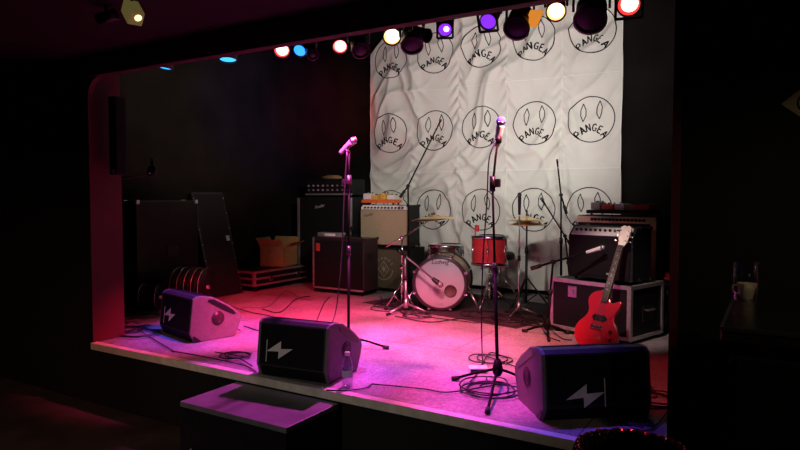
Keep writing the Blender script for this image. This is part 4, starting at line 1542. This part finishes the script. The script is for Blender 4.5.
# slim column speaker on the reveal
p = dp(112, 133, 4.78)
e = thing('column_speaker', 'slim black column speaker on the left side of the stage opening', 'loudspeaker', (.012, .17, 1.76))
B().bx(0.02, .10, -.05, .05, 0, .60, bev=.008).make('enclosure', 'black_paint', e)
B().bx(.098, .105, -.042, .042, .02, .58, bev=.002).make('grille', 'black_grille', e)
B().bx(-.01, .022, -.02, .02, .08, .12).bx(-.01, .022, -.02, .02, .48, .52).make('bracket', 'dark_metal', e)
B().bx(.06, .09, -.054, -.048, .01, .04, bev=.002).make('socket', 'steel', e)
# small clamp lamp on an arm
q = wp(149, 166, 1.0)
e = thing('clamp_lamp', 'small unlit lamp on a bracket, right of the column speaker', 'lamp', (0, .262, 1.745))
b = B().tube([(.002, -.02, 0), (.04, .02, 0), (.14, .16, .03)], .006, n=8)
b.make('arm', 'dark_metal', e)
B().lathe([(0, .0), (.035, .0), (.04, .03), (.03, .07), (.012, .085), (.008, .14), (0, .145)], Matrix.Translation((.14, .16, .01)), n=18).make('lamp_head', 'black_paint', e)
b = B().sphere(.009, Matrix.Translation((.125, .125, .035)), seg=8).sphere(.009, Matrix.Translation((.155, .125, .035)), seg=8)
b.make('screw', 'steel', e)

# ------------------------------------------------------------------ cables


def cable(pxs, label, r=.0045, m='cable_black', group=None, z=None, sub=8):
    pts = []
    for p in pxs:
        if len(p) == 2:
            q = gp(*p, SZ + .005 + r)
        else:
            q = V(p)
        pts.append(q)
    o = B().tube(crom(pts, sub), r, n=6).make('cable', m)
    tag(o, label, 'cable', group)
    return o


def loops(px, py, rad, n, seed, start=None, end=None, zup=.004):
    """pixel start -> n irregular rings around a centre -> pixel end, in world coordinates"""
    q = random.Random(seed)
    c = gp(px, py)
    pts = [gp(*s_, SZ + .012) for s_ in (start or [])]
    a0 = q.uniform(0, 6)
    for k in range(n * 8):
        a = a0 + k * PI / 4
        if k % 8 == 0:
            ox, oy, rr_ = q.uniform(-.35, .35) * rad, q.uniform(-.35, .35) * rad, rad * q.uniform(.7, 1.15)
        pts.append(V((c.x + ox + rr_ * math.cos(a), c.y + oy + rr_ * math.sin(a) * q.uniform(.85, 1.1), SZ + .012 + zup * (k // 8))))
    pts += [gp(*s_, SZ + .012) for s_ in (end or [])]
    return pts


G = 'cables on the stage floor'
cable(loops(488, 391, .16, 4, 3, start=[(372, 384), (395, 386), (425, 389), (450, 392)], end=[(520, 388)]), 'black cable coiled around the foot of the centre microphone stand')
cable(loops(492, 362, .13, 2, 11, start=[(520, 368)], end=[(478, 372), (470, 382)]), 'black cable loop behind the centre microphone stand')
rt = ray(497, 134)
mz = CAM + rt * ((gp(497.5, 384) - CAM).dot(CFH) / rt.dot(CFH))
b0 = gp(497.5, 384)
off = CR * -.03 + CFH * -.03
cable([tuple(mz + off * .3 + V((0, 0, -.04))), tuple(atD(489, 160, 3.62)), tuple(atD(487, 200, 3.60)), tuple(atD(483, 260, 3.58)), tuple(atD(481.5, 320, 3.58)), tuple(gp(483, 366, SZ + .01)), tuple(gp(487, 381, SZ + .012)), tuple(gp(480, 386, SZ + .012))],
      'thin black cable hanging from the centre microphone')
cable([tuple(atD(347, 152, 4.40)), tuple(atD(344, 200, 4.38)), tuple(atD(342, 250, 4.38)), tuple(atD(336, 310, 4.40)), tuple(gp(328, 330, SZ + .01)), tuple(gp(322, 342, SZ + .01))], 'thin black cable hanging beside the left microphone stand')
cable(loops(128, 331, .13, 3, 21, start=[(100, 322)], end=[(150, 337), (175, 352)]), 'tangled black cable in the front left stage corner')
cable(loops(112, 327, .10, 2, 22, start=[(150, 325)], end=[(98, 332), (97, 338)]), 'second loop of black cable at the left end of the stage lip')
cable(loops(140, 324, .12, 2, 23, start=[(118, 318)], end=[(158, 330)]), 'thin grey cable loop beside the left wedge monitor', m='cable_grey', r=.0035)
cable([(172, 351), (195, 355), (225, 361), (246, 366), (256, 372)], 'black cable along the stage lip from left to middle wedge')
cable(loops(238, 357, .10, 3, 31, start=[(215, 352)], end=[(252, 366)]), 'small black cable heap left of the middle wedge monitor')
cable([(326, 390), (345, 390.5), (365, 388), (372, 384)], 'short black cable at the water bottle')
cable([(240, 330), (215, 315), (245, 308), (268, 306), (285, 291), (300, 298), (312, 300)], 'thin grey cable crossing the floor to the red-tinted combo', m='cable_grey', r=.004)
cable([(244, 326), (262, 330), (275, 318), (250, 312), (230, 306)], 'black cable curving behind the left wedge monitor')
cable(loops(393, 309, .16, 3, 41, start=[(380, 296)], end=[(420, 318)]), 'black cable heap left of the bass drum')
cable(loops(423, 317, .14, 2, 42, start=[(400, 310)], end=[(470, 322), (500, 322)]), 'black cable lying in front of the bass drum')
cable(loops(507, 319, .17, 3, 43, start=[(480, 318)], end=[(545, 326)]), 'black cable heap at the feet of the hi-hat')
cable(loops(542, 325, .14, 3, 44, start=[(520, 318)], end=[(560, 337), (572, 340)]), 'black cable heap left of the road case')
cable(loops(652, 402, .11, 4, 51, start=[(640, 372)], end=[(655, 426), (640, 432)]), 'black cable coil at the right end of the stage')
cable(loops(640, 424, .07, 2, 52, start=[(648, 410)], end=[(628, 424)]), 'black cable bent round the corner of the right wedge')
for k, (x, y, rd, n_) in enumerate([(105, 334, .12, 2), (135, 335, .15, 3), (122, 322, .14, 3), (148, 318, .10, 2)]):
    cable(loops(x, y, rd, n_, 60 + k), ['flat black cable loop at the far left of the stage lip', 'wide black cable coil left of the left wedge monitor', 'black cable coil at the foot of the left wall reveal', 'black cable coil behind the left wedge, near the upright case'][k], m='cable_black' if k % 2 else 'cable_grey', r=.004)
cable([(262, 309), (280, 312), (296, 299), (310, 296)], 'short black cable behind the middle wedge monitor')
cable([(306, 345), (316, 322), (324, 303), (330, 297)], 'black cable from the red-tinted combo to the middle wedge')
cable(loops(398, 305, .2, 2, 71), 'wide loop of black cable under the cymbal stand')
cable(loops(480, 316, .18, 2, 72), 'black cable loop under the red tom stand')
cable(loops(527, 318, .2, 2, 73), 'wide black cable loop under the hi-hat')
cable([(560, 341), (548, 336), (536, 322), (512, 326), (470, 318), (430, 322), (395, 316)], 'long black cable running along the front of the drum rug')
# a small stage box near the centre stand
q = gp(463, 380)
q = gp(478, 372)
e = thing('stage_box', 'small pale box lying by the centre stand among the cables', 'box', q, R(30))
B().bx(-.06, .06, -.04, .04, 0, .035, bev=.005).make('case', 'pedal_white', e)
B().bx(-.05, .05, -.044, -.038, .006, .028).make('socket_panel', 'black_plastic', e)

# ------------------------------------------------------------------ step, bin, cabinet
e = thing('step_block', 'black wooden step block standing at the front of the stage', 'step', (1.53, -.475, 0))
sw, sd_, sh_ = .80, .442, .42
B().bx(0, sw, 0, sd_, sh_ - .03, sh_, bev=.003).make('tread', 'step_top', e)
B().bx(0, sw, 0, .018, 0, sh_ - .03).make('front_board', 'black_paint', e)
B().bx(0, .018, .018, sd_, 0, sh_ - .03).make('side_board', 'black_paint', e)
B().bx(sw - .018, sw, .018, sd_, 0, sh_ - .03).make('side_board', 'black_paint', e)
b = B()
for x in (.09, .27):
    b.cyl((x, .0, .16), (x, -.006, .16), .006, n=8)
b.make('screw', 'steel', e)

bc = V(CAM) + CR * .785 + CFH * 2.05
e = thing('waste_bin', 'round waste bin lined with a shiny black bag, in front of the stage', 'bin', (bc.x, bc.y, 0))
BH = .735
B().lathe([(0, 0), (.14, 0), (.145, .01), (.176, BH - .01), (.172, BH - .01), (.14, .02), (0, .02)], n=40).make('barrel', 'dark_metal', e)
t = bmesh.new()
nn = 180
rings = []
prof = [(.135, .15), (.160, BH - .10), (.170, BH - .01), (.178, BH + .012), (.186, BH + .004), (.190, BH - .03), (.192, BH - .09), (.196, BH - .16)]
for j, (r_, z_) in enumerate(prof):
    rg = []
    for k in range(nn):
        a = 2 * PI * k / nn
        cr = .006 if j in (2, 3, 4) else .009
        if j < 2: cr = .004
        rad = r_ + cr * noise.noise(V((math.cos(a) * 9, math.sin(a) * 9, j * .8))) + cr * .6 * math.sin(a * 37 + j) + cr * .5 * math.sin(a * 71 + 2 * j)
        zz = z_ + .007 * noise.noise(V((math.cos(a) * 7, math.sin(a) * 7, 5 + j * .3))) + (.018 * noise.noise(V((math.cos(a) * 5, math.sin(a) * 5, 9))) if j == 7 else 0)
        rg.append(t.verts.new((rad * math.cos(a), rad * math.sin(a), zz)))
    rings.append(rg)
for j in range(len(rings) - 1):
    for k in range(nn):
        t.faces.new((rings[j][k], rings[j][(k + 1) % nn], rings[j + 1][(k + 1) % nn], rings[j + 1][k]))
t.faces.new(rings[0][::-1])
b = B()
b._merge(t, None, 0, True)
b.make('bin_bag', 'bag_plastic', e)

e = thing('side_cabinet', 'tall black cabinet at the right carrying the glass and cup', 'cabinet', (4.30, -.86, 0))
B().bx(0, 1.5, 0, .66, 1.18, 1.22, bev=.004).make('cabinet_top', 'cabinet_top', e)
B().bx(-.003, 1.5, -.003, .004, 1.212, 1.223).make('edge_strip', 'steel', e)
B().bx(-.003, .004, 0, .66, 1.212, 1.223).make('edge_strip', 'steel', e)
B().bx(.02, 1.48, .02, .65, .06, 1.18).make('cabinet_body', 'house_black', e)
B().bx(.05, 1.45, .05, .63, 0, .06).make('plinth', 'house_black', e)
for k in range(2):
    dr = B().bx(.04 + k * .72, .72 + k * .72, .004, .02, .10, 1.14, bev=.004).make('door', 'black_paint', e)
    x = .66 if k == 0 else .82
    B().tube([(x, .004, .95), (x, -.02, .95), (x, -.02, .83), (x, .004, .83)], .006, n=8).make('handle', 'steel', dr)
gq = gp(745, 303.5, 1.22)
e = thing('drinking_glass', 'tall clear drinking glass on the black cabinet, beside the cup', 'glass', (gq.x, gq.y, 1.2205))
B().lathe([(0, 0), (.033, 0), (.036, .004), (.041, .145), (.0385, .145), (.034, .012), (0, .010)], n=28).make('tumbler', 'glass', e)
cq = gq + CFH * .085 + CR * .052
e = thing('coffee_cup', 'cream coffee cup behind the drinking glass', 'cup', (cq.x, cq.y, 1.2205), YAW)
e.scale = (.78, .78, .78)
B().lathe([(0, 0), (.024, 0), (.026, .005), (.035, .04), (.042, .075), (.040, .075), (.033, .04), (.022, .01), (0, .008)], n=28).make('bowl', 'ceramic', e)
B().tube(crom([(-.038, 0, .065), (-.06, 0, .066), (-.066, 0, .045), (-.05, 0, .028), (-.031, 0, .03)], 6), .0045, n=8).make('handle', 'ceramic', e)

# diamond sign
sp_ = wp(799.5, 103, 0)
sgx = sp_.x + .030
b = B().prism([(-.09, 0), (0, -.075), (.09, 0), (0, .075)], .004, frontM(0, 0, 0))
e = thing('diamond_sign', 'small yellowish diamond sign on the dark wall above the cabinet', 'sign', (sgx, -.004, sp_.z))
b.make('plate', 'sign_yellow', e, (0, .003, 0))
b = B().torus(.036, .003, frontM(0, -.002, 0), n=28, m=6)
b.cyl((-.02, -.002, -.01), (.02, -.002, .01), .004, n=6)
b.make('symbol', 'ink', e)

# ceiling spot
cq = gp(131, -2, 2.64)
e = thing('ceiling_spotlight', 'small yellowish spotlight on the dark house ceiling', 'lamp', (cq.x, cq.y, 2.64), 0)
dd = (CR * .55 - V((0, 0, .75)) + CFH * -.6).normalized()
M = align(V((0, 0, -.06)), dd)
B().box((.075, .075, .13), M @ V((0, 0, .03)), M.to_euler(), bev=.006).make('housing', 'olive_housing_glow', e)
B().lathe([(0, 0), (.017, -.002), (.02, -.006)], M @ Matrix.Translation((.008, 0.008, .099)), n=18).make('bulb', 'lamp_amber', e)
B().cyl((0, 0, -.05), (0, 0, 0), .012, n=8).make('mount', 'dark_metal', e)
cq2 = gp(106, 6, 2.64)
e = thing('ceiling_spotlight', 'unlit grey spotlight left of the yellowish one on the ceiling', 'lamp', (cq2.x, cq2.y, 2.64), 0)
M = align(V((0, 0, -.06)), CR * -.8 - V((0, 0, .25)))
B().lathe([(0, -.06), (.03, -.06), (.032, .05), (.027, .05), (0, .03)], M, n=18).make('housing', 'dark_metal', e)
B().cyl((0, 0, -.05), (0, 0, 0), .010, n=8).make('mount', 'dark_metal', e)

# ------------------------------------------------------------------ world and view
wd = bpy.data.worlds.new('world')
S.world = wd
wd.use_nodes = True
wd.node_tree.nodes['Background'].inputs[0].default_value = (.5, .42, .36, 1)
wd.node_tree.nodes['Background'].inputs[1].default_value = .0
S.view_settings.view_transform = 'Standard'
S.view_settings.look = 'None'
S.view_settings.gamma = 1
S.view_settings.use_curve_mapping = False
S.view_settings.exposure = 0.0
S.cycles.use_denoising = True
S.cycles.max_bounces = 8
S.cycles.sample_clamp_indirect = 4
